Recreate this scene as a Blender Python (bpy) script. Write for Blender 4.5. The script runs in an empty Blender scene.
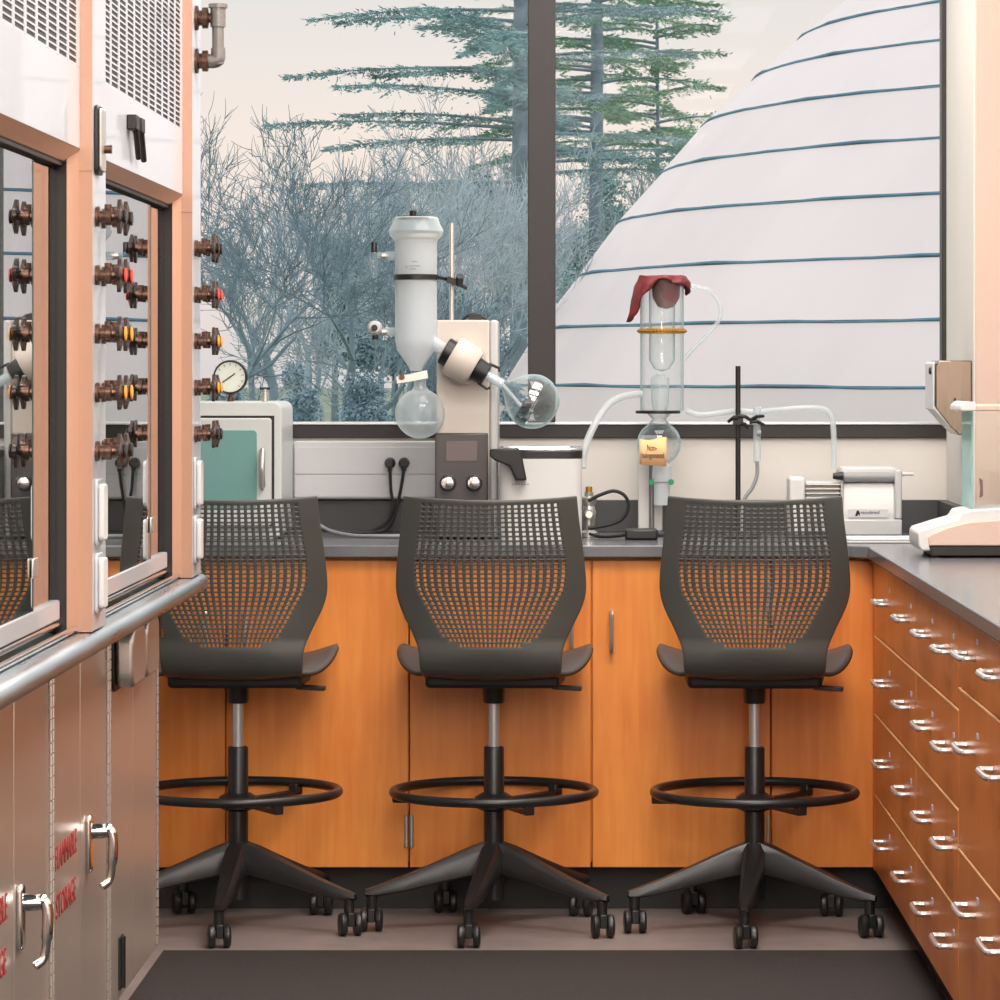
import bpy, bmesh, math, random
from mathutils import Vector, Matrix, noise
C = bpy.context.scene.collection
S = bpy.context.scene
PI = math.pi
random.seed(7)

# ------------------------------------------------------------------ camera, world, lights, exposure
EYE = 1.35
F = 3700.0                       # focal length in pixels of a 1000 px frame
VX, VY = 575.0, 370.0            # vanishing point of the room's depth direction
cam_d = bpy.data.cameras.new('camera')
cam = bpy.data.objects.new('camera', cam_d); C.objects.link(cam); S.camera = cam
cam.location = (0, 0, EYE); cam.rotation_euler = (PI / 2, 0, 0)
cam_d.sensor_width = 36; cam_d.sensor_fit = 'HORIZONTAL'
cam_d.lens = 36 * F / 1000
cam_d.shift_x = (500 - VX) / 1000; cam_d.shift_y = (VY - 500) / 1000
cam_d.clip_start = 0.05; cam_d.clip_end = 2000
S.view_settings.view_transform = 'Standard'
try: S.view_settings.look = 'None'
except Exception: pass
S.view_settings.gamma = 1.0; S.view_settings.use_curve_mapping = False
S.view_settings.exposure = 0.14
try:
    S.cycles.use_denoising = True
    S.cycles.transparent_max_bounces = 32
    S.cycles.max_bounces = 8
    S.cycles.caustics_reflective = False; S.cycles.caustics_refractive = False
except Exception: pass

SKY_STRENGTH = 0.97
LAMP_POWER = 68
LAMP_COLOR = (1.0, 0.925, 0.87)
SUN_STRENGTH = 0.5
w = bpy.data.worlds.new('sky'); S.world = w; w.use_nodes = True
nt = w.node_tree; nt.nodes.clear()
o_ = nt.nodes.new('ShaderNodeOutputWorld'); bg = nt.nodes.new('ShaderNodeBackground')
tc = nt.nodes.new('ShaderNodeTexCoord'); sx = nt.nodes.new('ShaderNodeSeparateXYZ'); rp = nt.nodes.new('ShaderNodeValToRGB')
nt.links.new(tc.outputs['Generated'], sx.inputs[0]); nt.links.new(sx.outputs['Z'], rp.inputs[0])
e = rp.color_ramp.elements
e[0].position = 0.0; e[0].color = (0.72, 0.66, 0.65, 1)
e[1].position = 1.0; e[1].color = (1.15, 1.2, 1.28, 1)
for p, c in ((0.025, (0.88, 0.75, 0.70, 1)), (0.06, (0.94, 0.80, 0.72, 1)), (0.105, (0.80, 0.755, 0.735, 1)), (0.35, (0.98, 1.0, 1.04, 1))):
    k = e.new(p); k.color = c
nt.links.new(rp.outputs[0], bg.inputs[0]); bg.inputs[1].default_value = SKY_STRENGTH
nt.links.new(bg.outputs[0], o_.inputs[0])

def lamp_area(name, loc, sx, sy, power, color, rot=(0, 0, 0)):
    d = bpy.data.lights.new(name, 'AREA'); d.shape = 'RECTANGLE'; d.size = sx; d.size_y = sy
    d.energy = power; d.color = color
    o = bpy.data.objects.new(name, d); C.objects.link(o); o.location = loc; o.rotation_euler = rot
    return o
for y, k in ((-6.0, 1.9), (-3.8, 1.9), (-1.6, 1.9), (0.6, 1.7), (2.8, 1.1), (5.0, 0.85), (7.2, 0.95), (9.0, 0.5)):  # lamps out of view; rows behind the camera and window-end one added as fill
    lamp_area('ceiling_fill_lamp', (0.25, y, 2.97), 1.3, 1.3, LAMP_POWER * k, LAMP_COLOR)
sd = bpy.data.lights.new('sun', 'SUN'); sd.energy = SUN_STRENGTH; sd.color = (1.0, 0.80, 0.70); sd.angle = 0.2
so = bpy.data.objects.new('sun', sd); C.objects.link(so)
so.rotation_euler = Vector((0.93, -0.12, -0.34)).to_track_quat('-Z', 'Y').to_euler()

# ------------------------------------------------------------------ helpers
def at(px, py, Y):
    return Vector(((px - VX) * Y / F, Y, EYE - (py - VY) * Y / F))
def X(px, Y): return (px - VX) * Y / F
def Z(py, Y): return EYE - (py - VY) * Y / F

def lin(c):
    return tuple((v / 12.92 if v <= 0.04045 else ((v + 0.055) / 1.055) ** 2.4) for v in (x / 255 for x in c)) + (1,)

def frame(d):
    d = Vector(d).normalized()
    up = Vector((0, 0, 1)) if abs(d.z) < 0.95 else Vector((1, 0, 0))
    a = d.cross(up).normalized(); b = a.cross(d).normalized()
    return a, b, d

class MB:
    def __init__(self): self.v = []; self.f = []
    def add(self, vs, fs):
        n = len(self.v); self.v += [Vector(p) for p in vs]; self.f += [tuple(i + n for i in q) for q in fs]; return self
    def box(self, x0, x1, y0, y1, z0, z1):
        x0, x1 = min(x0, x1), max(x0, x1); y0, y1 = min(y0, y1), max(y0, y1); z0, z1 = min(z0, z1), max(z0, z1)
        return self.add([(x0, y0, z0), (x1, y0, z0), (x1, y1, z0), (x0, y1, z0), (x0, y0, z1), (x1, y0, z1), (x1, y1, z1), (x0, y1, z1)],
                        [(0, 3, 2, 1), (4, 5, 6, 7), (0, 1, 5, 4), (1, 2, 6, 5), (2, 3, 7, 6), (3, 0, 4, 7)])
    def obox(self, c, ax, ay, az):           # centre and three half-axis vectors
        c, ax, ay, az = map(Vector, (c, ax, ay, az))
        vs = [c + sx_ * ax + sy_ * ay + sz_ * az for sz_ in (-1, 1) for sx_, sy_ in ((-1, -1), (1, -1), (1, 1), (-1, 1))]
        return self.add(vs, [(0, 3, 2, 1), (4, 5, 6, 7), (0, 1, 5, 4), (1, 2, 6, 5), (2, 3, 7, 6), (3, 0, 4, 7)])
    def tube(self, pts, r, n=10, closed=False, caps=True):
        pts = [Vector(p) for p in pts]; m = len(pts)
        rs = r if isinstance(r, (list, tuple)) else [r] * m
        base = len(self.v); pa = None
        for i, p in enumerate(pts):
            if closed: d = pts[(i + 1) % m] - pts[i - 1]
            else: d = pts[min(i + 1, m - 1)] - pts[max(i - 1, 0)]
            if d.length < 1e-9: d = Vector((0, 0, 1))
            d.normalize()
            if pa is None: a, b, _ = frame(d)
            else:
                a = pa - d * pa.dot(d)
                if a.length < 1e-6: a, b, _ = frame(d)
                a.normalize()
            b = d.cross(a); pa = a
            for k in range(n):
                t = 2 * PI * k / n
                self.v.append(p + rs[i] * (math.cos(t) * a + math.sin(t) * b))
        rng = m if closed else m - 1
        for i in range(rng):
            j = (i + 1) % m
            for k in range(n):
                l = (k + 1) % n
                self.f.append((base + i * n + k, base + i * n + l, base + j * n + l, base + j * n + k))
        if caps and not closed:
            self.f.append(tuple(base + k for k in reversed(range(n)))); self.f.append(tuple(base + (m - 1) * n + k for k in range(n)))
        return self
    def lathe(self, prof, c=(0, 0, 0), ax=(0, 0, 1), n=32, capb=True, capt=True):   # profile of (radius, distance along the axis)
        c = Vector(c); a, b, d = frame(ax); base = len(self.v); m = len(prof)
        for r, h in prof:
            for k in range(n):
                t = 2 * PI * k / n
                self.v.append(c + d * h + r * (math.cos(t) * a + math.sin(t) * b))
        for i in range(m - 1):
            for k in range(n):
                l = (k + 1) % n
                self.f.append((base + i * n + k, base + i * n + l, base + (i + 1) * n + l, base + (i + 1) * n + k))
        if capb and prof[0][0] > 1e-5: self.f.append(tuple(base + k for k in reversed(range(n))))
        if capt and prof[-1][0] > 1e-5: self.f.append(tuple(base + (m - 1) * n + k for k in range(n)))
        return self
    def cyl(self, p0, p1, r, n=20): return self.tube([p0, p1], r, n)
    def prism(self, poly, axis, a0, a1):     # poly in the other two axes (order x,y,z without the axis)
        def mk(p, a):
            return {'x': (a, p[0], p[1]), 'y': (p[0], a, p[1]), 'z': (p[0], p[1], a)}[axis]
        m = len(poly)
        vs = [mk(p, a0) for p in poly] + [mk(p, a1) for p in poly]
        fs = [tuple(reversed(range(m))), tuple(range(m, 2 * m))] + [(i, (i + 1) % m, m + (i + 1) % m, m + i) for i in range(m)]
        return self.add(vs, fs)
    def ball(self, c, r, n=20, sc=(1, 1, 1)):
        c = Vector(c); m = n // 2
        prof = [(max(r * math.sin(PI * i / m), 1e-6), -r * math.cos(PI * i / m)) for i in range(m + 1)]
        b = len(self.v); self.lathe(prof, (0, 0, 0), (0, 0, 1), n, False, False)
        for i in range(b, len(self.v)):
            p = self.v[i]; self.v[i] = c + Vector((p.x * sc[0], p.y * sc[1], p.z * sc[2]))
        return self

ORG = {}
def origin_of(p):
    return ORG.get(p.name, Vector((0, 0, 0))) if p else Vector((0, 0, 0))

def build(name, mb, m, parent=None, bevel=0.0, smooth=True, solid=0.0, segs=2):
    me = bpy.data.meshes.new(name)
    if parent: org = origin_of(parent)
    else:
        xs = [p.x for p in mb.v]; ys = [p.y for p in mb.v]; zs = [p.z for p in mb.v]
        org = Vector(((min(xs) + max(xs)) / 2, (min(ys) + max(ys)) / 2, min(zs)))
    me.from_pydata([tuple(p - org) for p in mb.v], [], mb.f)
    bm = bmesh.new(); bm.from_mesh(me); bmesh.ops.recalc_face_normals(bm, faces=bm.faces); bm.to_mesh(me); bm.free()
    me.materials.append(m)
    o = bpy.data.objects.new(name, me); C.objects.link(o)
    if parent: o.parent = parent
    else: o.location = org
    ORG[o.name] = org
    if smooth:
        me.polygons.foreach_set('use_smooth', [True] * len(me.polygons))
        try: me.set_sharp_from_angle(angle=math.radians(38))
        except Exception: pass
    if solid:
        s = o.modifiers.new('solid', 'SOLIDIFY'); s.thickness = solid; s.offset = 0
    if bevel:
        b = o.modifiers.new('bevel', 'BEVEL'); b.width = bevel; b.segments = segs; b.limit_method = 'ANGLE'; b.angle_limit = 0.6
        b.harden_normals = False
    return o

def tag(o, label=None, cat=None, group=None, kind=None):
    if label: o['label'] = label
    if cat: o['category'] = cat
    if group: o['group'] = group
    if kind: o['kind'] = kind
    return o
def thing(name, loc, label, cat, group=None):
    o = bpy.data.objects.new(name, None); C.objects.link(o); o.location = loc; o.empty_display_size = 0.1
    ORG[o.name] = Vector(loc)
    return tag(o, label, cat, group)
def box(name, m, parent, x0, x1, y0, y1, z0, z1, bevel=0.002):
    return build(name, MB().box(x0, x1, y0, y1, z0, z1), m, parent, bevel)
def struct(name, mb, m, bevel=0.0):
    return tag(build(name, mb, m, None, bevel), kind='structure')
def kids(o): return [c for c in list(C.objects) if c.parent == o]
def copy_tree(o, parent=None):
    c = o.copy(); C.objects.link(c)
    if parent: c.parent = parent
    ORG[c.name] = origin_of(o)
    for ch in kids(o): copy_tree(ch, c)
    return c
def catmull(pts, n=8):
    pts = [Vector(p) for p in pts]; out = []
    for i in range(len(pts) - 1):
        p0, p1, p2, p3 = pts[max(i - 1, 0)], pts[i], pts[i + 1], pts[min(i + 2, len(pts) - 1)]
        for k in range(n):
            t = k / n
            out.append(0.5 * ((2 * p1) + (p2 - p0) * t + (2 * p0 - 5 * p1 + 4 * p2 - p3) * t * t + (3 * p1 - p0 - 3 * p2 + p3) * t ** 3))
    return out + [pts[-1]]
def text(name, s, m, parent, loc, size, rot, width=None, depth=0.0006, align='CENTER'):
    cu = bpy.data.curves.new(name, 'FONT'); cu.body = s; cu.size = size; cu.align_x = align; cu.align_y = 'CENTER'; cu.extrude = depth
    cu.resolution_u = 3
    t = bpy.data.objects.new(name + '_tmp', cu); C.objects.link(t)
    bpy.context.view_layer.update()
    me = bpy.data.meshes.new_from_object(t.evaluated_get(bpy.context.evaluated_depsgraph_get()))
    bpy.data.objects.remove(t)
    if width:
        xs = [v.co.x for v in me.vertices]; k = width / max(max(xs) - min(xs), 1e-6)
        for v in me.vertices: v.co.x *= k
    M = Matrix.Translation(Vector(loc) - origin_of(parent)) @ rot.to_4x4()
    me.transform(M); me.materials.clear(); me.materials.append(m)
    o = bpy.data.objects.new(name, me); C.objects.link(o); o.parent = parent; ORG[o.name] = origin_of(parent)
    return o

# ------------------------------------------------------------------ materials
def mat(name, col, rough=0.5, metal=0.0, var=0.0, scale=8.0, stretch=(1, 1, 1), bump=0.0, bscale=200.0, spec=0.5, coat=0.0, rvar=0.0):
    m = bpy.data.materials.new(name); m.use_nodes = True; n = m.node_tree.nodes; l = m.node_tree.links
    b = n['Principled BSDF']; c = lin(col)
    b.inputs['Base Color'].default_value = c; b.inputs['Roughness'].default_value = rough; b.inputs['Metallic'].default_value = metal
    b.inputs['Specular IOR Level'].default_value = spec; b.inputs['Coat Weight'].default_value = coat
    if var or bump or rvar:
        t = n.new('ShaderNodeTexCoord'); mp = n.new('ShaderNodeMapping'); l.new(t.outputs['Object'], mp.inputs[0])
        mp.inputs['Scale'].default_value = stretch
    if var or rvar:
        z = n.new('ShaderNodeTexNoise'); z.inputs['Scale'].default_value = scale; z.inputs['Detail'].default_value = 5; l.new(mp.outputs[0], z.inputs['Vector'])
    if var:
        r = n.new('ShaderNodeValToRGB'); l.new(z.outputs['Fac'], r.inputs[0])
        r.color_ramp.elements[0].position = 0.3; r.color_ramp.elements[1].position = 0.7
        r.color_ramp.elements[0].color = tuple(max(0, x * (1 - var)) for x in c[:3]) + (1,)
        r.color_ramp.elements[1].color = tuple(min(1, x * (1 + var)) for x in c[:3]) + (1,)
        l.new(r.outputs[0], b.inputs['Base Color'])
    if rvar:
        mr = n.new('ShaderNodeMapRange'); l.new(z.outputs['Fac'], mr.inputs[0])
        mr.inputs['From Min'].default_value = 0.3; mr.inputs['From Max'].default_value = 0.7
        mr.inputs['To Min'].default_value = rough - rvar; mr.inputs['To Max'].default_value = rough + rvar
        l.new(mr.outputs[0], b.inputs['Roughness'])
    if bump:
        z2 = n.new('ShaderNodeTexNoise'); z2.inputs['Scale'].default_value = bscale; l.new(mp.outputs[0], z2.inputs['Vector'])
        bp = n.new('ShaderNodeBump'); bp.inputs['Strength'].default_value = bump; bp.inputs['Distance'].default_value = 0.002
        l.new(z2.outputs['Fac'], bp.inputs['Height']); l.new(bp.outputs[0], b.inputs['Normal'])
    return m

def glass(name, tint=(1, 1, 1), base=0.04, gain=0.96, power=5.0, body=0.0, bodycol=(235, 240, 242), edge=None, rough=0.0):
    """clear thin glass: straight transmission, Schlick reflection, optional frosted body; symmetrical for both faces"""
    m = bpy.data.materials.new(name); m.use_nodes = True; n = m.node_tree.nodes; l = m.node_tree.links; n.clear()
    out = n.new('ShaderNodeOutputMaterial'); tr = n.new('ShaderNodeBsdfTransparent'); gl = n.new('ShaderNodeBsdfGlossy')
    tr.inputs[0].default_value = tuple(tint) + (1,); gl.inputs['Roughness'].default_value = rough
    lw = n.new('ShaderNodeLayerWeight'); lw.inputs[0].default_value = 0.5
    pw = n.new('ShaderNodeMath'); pw.operation = 'POWER'; pw.inputs[1].default_value = power; l.new(lw.outputs['Facing'], pw.inputs[0])
    ma = n.new('ShaderNodeMath'); ma.operation = 'MULTIPLY_ADD'; ma.inputs[1].default_value = gain; ma.inputs[2].default_value = base; ma.use_clamp = True
    l.new(pw.outputs[0], ma.inputs[0])
    mx = n.new('ShaderNodeMixShader'); l.new(ma.outputs[0], mx.inputs[0]); l.new(tr.outputs[0], mx.inputs[1]); l.new(gl.outputs[0], mx.inputs[2])
    last = mx
    if body or edge:
        df = n.new('ShaderNodeBsdfDiffuse'); df.inputs[0].default_value = lin(bodycol)
        tl = n.new('ShaderNodeBsdfTranslucent'); tl.inputs[0].default_value = lin(bodycol)
        dm = n.new('ShaderNodeMixShader'); dm.inputs[0].default_value = 0.5; l.new(df.outputs[0], dm.inputs[1]); l.new(tl.outputs[0], dm.inputs[2])
        m2 = n.new('ShaderNodeMixShader'); l.new(mx.outputs[0], m2.inputs[1]); l.new(dm.outputs[0], m2.inputs[2])
        if edge:
            p2 = n.new('ShaderNodeMath'); p2.operation = 'POWER'; p2.inputs[1].default_value = edge[1]; l.new(lw.outputs['Facing'], p2.inputs[0])
            a2 = n.new('ShaderNodeMath'); a2.operation = 'MULTIPLY_ADD'; a2.inputs[1].default_value = edge[0]; a2.inputs[2].default_value = body; a2.use_clamp = True
            l.new(p2.outputs[0], a2.inputs[0]); l.new(a2.outputs[0], m2.inputs[0])
        else: m2.inputs[0].default_value = body
        last = m2
    l.new(last.outputs[0], out.inputs[0])
    return m

def wood(name, col, dark):
    m = bpy.data.materials.new(name); m.use_nodes = True; n = m.node_tree.nodes; l = m.node_tree.links; b = n['Principled BSDF']
    t = n.new('ShaderNodeTexCoord'); mp = n.new('ShaderNodeMapping'); mp.inputs['Scale'].default_value = (1, 1, 0.07)
    l.new(t.outputs['Object'], mp.inputs[0])
    z = n.new('ShaderNodeTexNoise'); z.inputs['Scale'].default_value = 55; z.inputs['Detail'].default_value = 6; z.inputs['Distortion'].default_value = 0.4
    l.new(mp.outputs[0], z.inputs['Vector'])
    z2 = n.new('ShaderNodeTexNoise'); z2.inputs['Scale'].default_value = 3.5; z2.inputs['Detail'].default_value = 3
    l.new(t.outputs['Object'], z2.inputs['Vector'])
    mm = n.new('ShaderNodeMath'); mm.operation = 'MULTIPLY_ADD'; mm.inputs[1].default_value = 0.5
    l.new(z2.outputs['Fac'], mm.inputs[0]); 
    hh = n.new('ShaderNodeMath'); hh.operation = 'MULTIPLY'; hh.inputs[1].default_value = 0.5; l.new(z.outputs['Fac'], hh.inputs[0]); l.new(hh.outputs[0], mm.inputs[2])
    r = n.new('ShaderNodeValToRGB'); l.new(mm.outputs[0], r.inputs[0])
    r.color_ramp.elements[0].position = 0.32; r.color_ramp.elements[0].color = lin(dark)
    r.color_ramp.elements[1].position = 0.66; r.color_ramp.elements[1].color = lin(col)
    l.new(r.outputs[0], b.inputs['Base Color']); b.inputs['Roughness'].default_value = 0.38
    b.inputs['Coat Weight'].default_value = 0.15; b.inputs['Coat Roughness'].default_value = 0.25
    return m

WOOD = wood('orange_maple', (246, 156, 68), (226, 124, 42))
WOOD2 = wood('drawer_maple', (218, 134, 74), (194, 106, 50))
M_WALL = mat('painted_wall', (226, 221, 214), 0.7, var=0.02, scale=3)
M_PIER = mat('cream_paint', (214, 186, 171), 0.7, var=0.02, scale=3)
M_CEIL = mat('ceiling_tile', (235, 233, 228), 0.85)
M_FLOOR = mat('grey_vinyl', (132, 121, 118), 0.5, var=0.10, scale=9, bump=0.05, bscale=120)
M_MAT = mat('charcoal_mat', (40, 34, 33), 0.85, var=0.35, scale=160, bump=0.6, bscale=260)
M_TOE = mat('black_toe', (38, 37, 38), 0.6)
M_EPOXY = mat('grey_epoxy', (104, 107, 111), 0.2, var=0.06, scale=30, spec=0.6)
M_SPLASH = mat('dark_epoxy', (66, 65, 67), 0.45, var=0.05, scale=20)
M_FRAME = mat('dark_anodised', (52, 49, 49), 0.45, 0.3)
M_SILL_LIT = mat('sill_highlight', (225, 228, 230), 0.3, 0.6)
M_PANE = glass('window_pane', (0.97, 0.985, 0.985), 0.0015, 0.5, 5)
M_SASH = glass('sash_glass', (0.86, 0.93, 0.90), 0.10, 0.95, 2.0)
M_GEDGE = mat('green_glass_edge', (22, 58, 48), 0.15)
M_HOOD = mat('white_enamel', (194, 198, 204), 0.3, var=0.015, scale=4, coat=0.4)
M_JAMB = mat('tan_enamel', (194, 150, 126), 0.32, var=0.02, scale=5)
M_INT = mat('hood_liner', (150, 148, 146), 0.6)
M_STEEL = mat('brushed_steel', (212, 198, 187), 0.31, 0.7, var=0.02, scale=30, stretch=(1, 1, 0.05), rvar=0.012)
M_DECK = mat('steel_deck', (184, 196, 202), 0.3, 1.0, var=0.06, scale=25, stretch=(1, 0.1, 1), rvar=0.06)
M_CHROME = mat('chrome', (225, 225, 225), 0.1, 1.0)
M_NICKEL = mat('satin_nickel', (214, 209, 204), 0.33, 0.85)
M_BRASS = mat('bronze_fitting', (104, 78, 66), 0.3, 0.85)
M_KNOB = mat('dark_handwheel', (70, 56, 52), 0.25, 0.2)
M_BLACK = mat('black_plastic', (24, 24, 25), 0.4)
M_TRACK = mat('dark_track', (28, 22, 20), 0.5)
M_RUBBER = mat('black_rubber', (20, 20, 21), 0.6)
M_SHELL = mat('charcoal_plastic', (74, 75, 72), 0.38, bump=0.08, bscale=900)
M_SEAT = mat('seat_plastic', (72, 67, 64), 0.5, bump=0.08, bscale=900)
M_CAST = mat('black_nylon', (30, 30, 31), 0.35)
M_WHITE = mat('white_plastic', (216, 215, 213), 0.4)
M_CREAM = mat('cream_plastic', (208, 198, 188), 0.45)
M_GREY = mat('light_grey_metal', (196, 197, 196), 0.4, 0.1)
M_PALEBLUE = mat('raceway_grey', (206, 206, 208), 0.5)
M_PANEL = mat('control_panel', (74, 68, 68), 0.3)
M_SCREEN = mat('dark_screen', (106, 94, 95), 0.15)
M_OVEN = mat('oven_enamel', (206, 210, 208), 0.35)
M_OGLASS = mat('oven_teal_glass', (118, 162, 157), 0.06, coat=0.3)
M_DIAL = mat('gauge_dial', (222, 230, 216), 0.4)
M_RED = mat('red_rubber', (116, 34, 38), 0.5, var=0.25, scale=30)
M_BEAD = mat('brass_beads', (190, 140, 50), 0.35, 0.6)
M_NOTE = mat('orange_note', (250, 196, 140), 0.8)
M_INK = mat('black_ink', (40, 34, 40), 0.8)
M_REDINK = mat('red_ink', (158, 46, 46), 0.6)
M_GREEN = mat('green_clip', (20, 140, 95), 0.4)
M_CI = {'red': mat('red_index', (226, 60, 40), 0.35), 'orange': mat('orange_index', (240, 160, 30), 0.35), 'black': M_BLACK}
M_LAB = glass('lab_glass', (0.985, 0.995, 0.995), 0.06, 0.5, 2.5, body=0.05, bodycol=(214, 238, 242), edge=(0.95, 2.4))
M_FROST = glass('frosted_glass', (0.98, 0.99, 1), 0.05, 0.3, 3, body=0.74, bodycol=(246, 251, 254), edge=(0.3, 3))
M_FLASK = glass('receiving_flask', (0.96, 0.985, 0.99), 0.05, 0.4, 2.5, body=0.28, bodycol=(242, 250, 252), edge=(0.8, 2.6))
M_SHIELD = glass('shield_glass', (0.985, 1, 0.995), 0.04, 0.5, 5)
M_TEAL = glass('teal_glass', (0.86, 0.98, 0.97), 0.08, 0.3, 3, body=0.35, bodycol=(200, 240, 238))
M_HOSE = glass('clear_hose', (0.95, 0.97, 0.98), 0.06, 0.3, 3, body=0.60, bodycol=(236, 240, 242))
M_GHOSE = mat('grey_hose', (150, 150, 152), 0.4)
M_DOME = mat('dome_panel', (232, 221, 219), 0.8, var=0.03, scale=0.5, stretch=(1, 1, 0.25))
M_SEAM = mat('blue_seam', (84, 128, 146), 0.7, var=0.2, scale=2)
M_BARK = mat('hazed_bark', (150, 170, 180), 0.9, var=0.2, scale=1.5)  # bark, twig, needle and leaf colours are lightened to hold the haze
M_BARK2 = mat('hazed_bark_dark', (130, 150, 160), 0.9, var=0.2, scale=1.5)
M_TWIG = mat('hazed_twig', (178, 192, 198), 0.9, var=0.2, scale=1)
M_TRUNK = mat('hazed_conifer_bark', (140, 158, 168), 0.9, var=0.2, scale=3)
M_NEEDLE = mat('hazed_green_needles', (150, 186, 156), 0.8, var=0.3, scale=1)
M_NEEDLE2 = mat('hazed_teal_needles', (166, 196, 196), 0.8, var=0.3, scale=0.8)
M_LEAF = mat('hazed_leaves', (160, 186, 198), 0.85, var=0.3, scale=0.8)
M_GRASS = mat('dull_grass', (128, 140, 120), 0.9, var=0.2, scale=0.3)

# ------------------------------------------------------------------ setting
YB = 9.95; YC = 9.2; YP = 9.25; CT = 0.915
XL, XR = -2.6, 1.46
struct('floor', MB().box(XL, XR, -7.5, YB + 0.15, -0.1, 0), M_FLOOR)
struct('ceiling', MB().box(XL, XR, -7.5, YB + 0.15, 3.0, 3.1), M_CEIL)
struct('wall_left', MB().box(XL - 0.12, XL, -7.5, YB + 0.15, -0.1, 3.1), M_WALL)
struct('wall_right', MB().box(XR, XR + 0.12, -7.5, YP, -0.1, 3.1), M_WALL)
struct('wall_rear', MB().box(XL - 0.12, XR + 0.12, -7.62, -7.5, -0.1, 3.1), M_WALL)
struct('wall_pier', MB().box(1.0, XR + 0.12, YP, YB + 0.15, 0.0, 3.1), M_PIER, 0.004)
zs0, zs1, zt = Z(438, YB), Z(424.5, YB), 2.62
struct('wall_back', MB().box(XL, 1.0, YB, YB + 0.15, -0.1, zs0), M_WALL)
struct('wall_back_top', MB().box(XL, 1.0, YB, YB + 0.15, zt + 0.05, 3.1), M_WALL)
# window: dark frame with a mullion; two panes
xm0, xm1 = X(528, YB), X(555.5, YB)
struct('trim_1', MB().box(XL, 0.999, YB - 0.012, YB + 0.06, zs0, zs1), M_FRAME, 0.002)
struct('trim_2', MB().box(XL, 0.999, YB - 0.016, YB + 0.05, zs1, zs1 + 0.007), M_SILL_LIT, 0.001)  # thin bright strip painting the highlight along the sill
struct('trim_3', MB().box(XL, 0.999, YB - 0.012, YB + 0.06, zt, zt + 0.05), M_FRAME)
struct('trim_4', MB().box(xm0, xm1, YB - 0.03, YB + 0.06, zs1 + 0.007, zt), M_FRAME, 0.002)
struct('trim_5', MB().box(0.986, 0.999, YB - 0.012, YB + 0.06, zs1 + 0.007, zt), M_FRAME, 0.002)
for i, (a, b) in enumerate(((XL, xm0), (xm1, 0.986))):
    struct('window_%d' % (i + 1), MB().box(a + 0.001, b - 0.001, YB + 0.02, YB + 0.028, zs1 + 0.007, zt), M_PANE)
struct('wall_reveal_lit', MB().box(0.9972, 0.9999, YP + 0.004, YB - 0.016, 1.0, 2.99), M_WALL)  # thin white panel added to paint window light on the pier's reveal
# wall joints of the panelled strip under the window
for i, px in enumerate((640,)):
    struct('trim_6', MB().box(X(px, YB) - 0.002, X(px, YB) + 0.002, YB - 0.003, YB, CT, zs0), M_PALEBLUE)
struct('baseboard_back', MB().box(-1.6, 0.80, YC + 0.075, YC + 0.09, 0, 0.125), M_TOE)
struct('baseboard_right', MB().box(0.80, 0.815, 4.2, YC + 0.075, 0, 0.125), M_TOE)
fm = build('floor_mat', MB().box(-0.955, 0.795, 1.5, 8.58, 0, 0.005), M_MAT, None, 0.002)
tag(fm, 'dark charcoal floor mat covering the aisle in front of the stools', 'mat')

# ------------------------------------------------------------------ back base cabinets and worktops
def hinge(parent, x, y, z, h, sg):
    mb = MB().cyl((x + sg * 0.0045, y - 0.004, z - h / 2), (x + sg * 0.0045, y - 0.004, z + h / 2), 0.0055, 10)
    mb.box(x, x + sg * 0.009, y - 0.003, y + 0.001, z - h / 2, z + h / 2)
    return build('hinge', mb, M_NICKEL, parent)
def pull_v(parent, x, y, z0, z1):
    pts = catmull([(x, y, z0 + 0.004), (x, y - 0.022, z0 + 0.004), (x, y - 0.03, z0 + 0.014), (x, y - 0.03, z1 - 0.014), (x, y - 0.022, z1 - 0.004), (x, y, z1 - 0.004)], 4)
    return build('handle', MB().tube(pts, 0.0055, 8), M_NICKEL, parent)
XW0 = -1.62
seams = [X(43, YC) , X(226, YC), X(409, YC), X(591.5, YC), X(771, YC)]
zd0, zd1 = 0.113, 0.877
units = [('maple base cabinet behind the stool beside the fume hood, at the back wall', seams[0], seams[2], (None, None)),
         ('maple base cabinet with two doors behind the middle perforated stool', seams[2], seams[3] , None)]
def back_cabinet(x0, x1, doors, label, hinges):
    t = thing('base_cabinet', ((x0 + x1) / 2, YC + 0.3, 0.0), label, 'cabinet', 'maple cabinets under the back worktop')
    box('body', WOOD, t, x0 + 0.001, x1 - 0.001, YC + 0.02, YB - 0.02, 0.125, 0.884, 0)
    for a, b, side in doors:
        d = box('door', WOOD, t, a + 0.002, b - 0.002, YC, YC + 0.0195, zd0, zd1, 0.002)
        hx = a + 0.002 if side == 'l' else b - 0.002
        for z in (Z(831, YC), Z(600, YC)):
            hinge(d, hx, YC, z, 0.08, 1 if side == 'l' else -1)
        px_ = b - 0.05 if side == 'l' else a + 0.05
        pull_v(d, px_, YC, Z(651, YC), Z(610, YC))
    return t
back_cabinet(seams[0], seams[2], ((seams[0], seams[1], 'l'), (seams[1], seams[2], 'r')), 'maple base cabinet with two doors next to the fume hood end', None)
back_cabinet(seams[2], seams[4], ((seams[2], seams[3], 'l'), (seams[3], seams[4], 'r')), 'maple base cabinet with two doors under the rotary evaporator and cold trap', None)
cf = thing('corner_cabinet', ((seams[4] + 0.86) / 2, YC + 0.3, 0), 'plain maple corner panel cabinet meeting the drawer run', 'cabinet')
box('body', WOOD, cf, seams[4] + 0.001, 0.985, YC + 0.02, YB - 0.02, 0.125, 0.884, 0)
box('front_panel', WOOD, cf, seams[4] + 0.002, 0.755, YC, YC + 0.0195, zd0, zd1)
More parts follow.
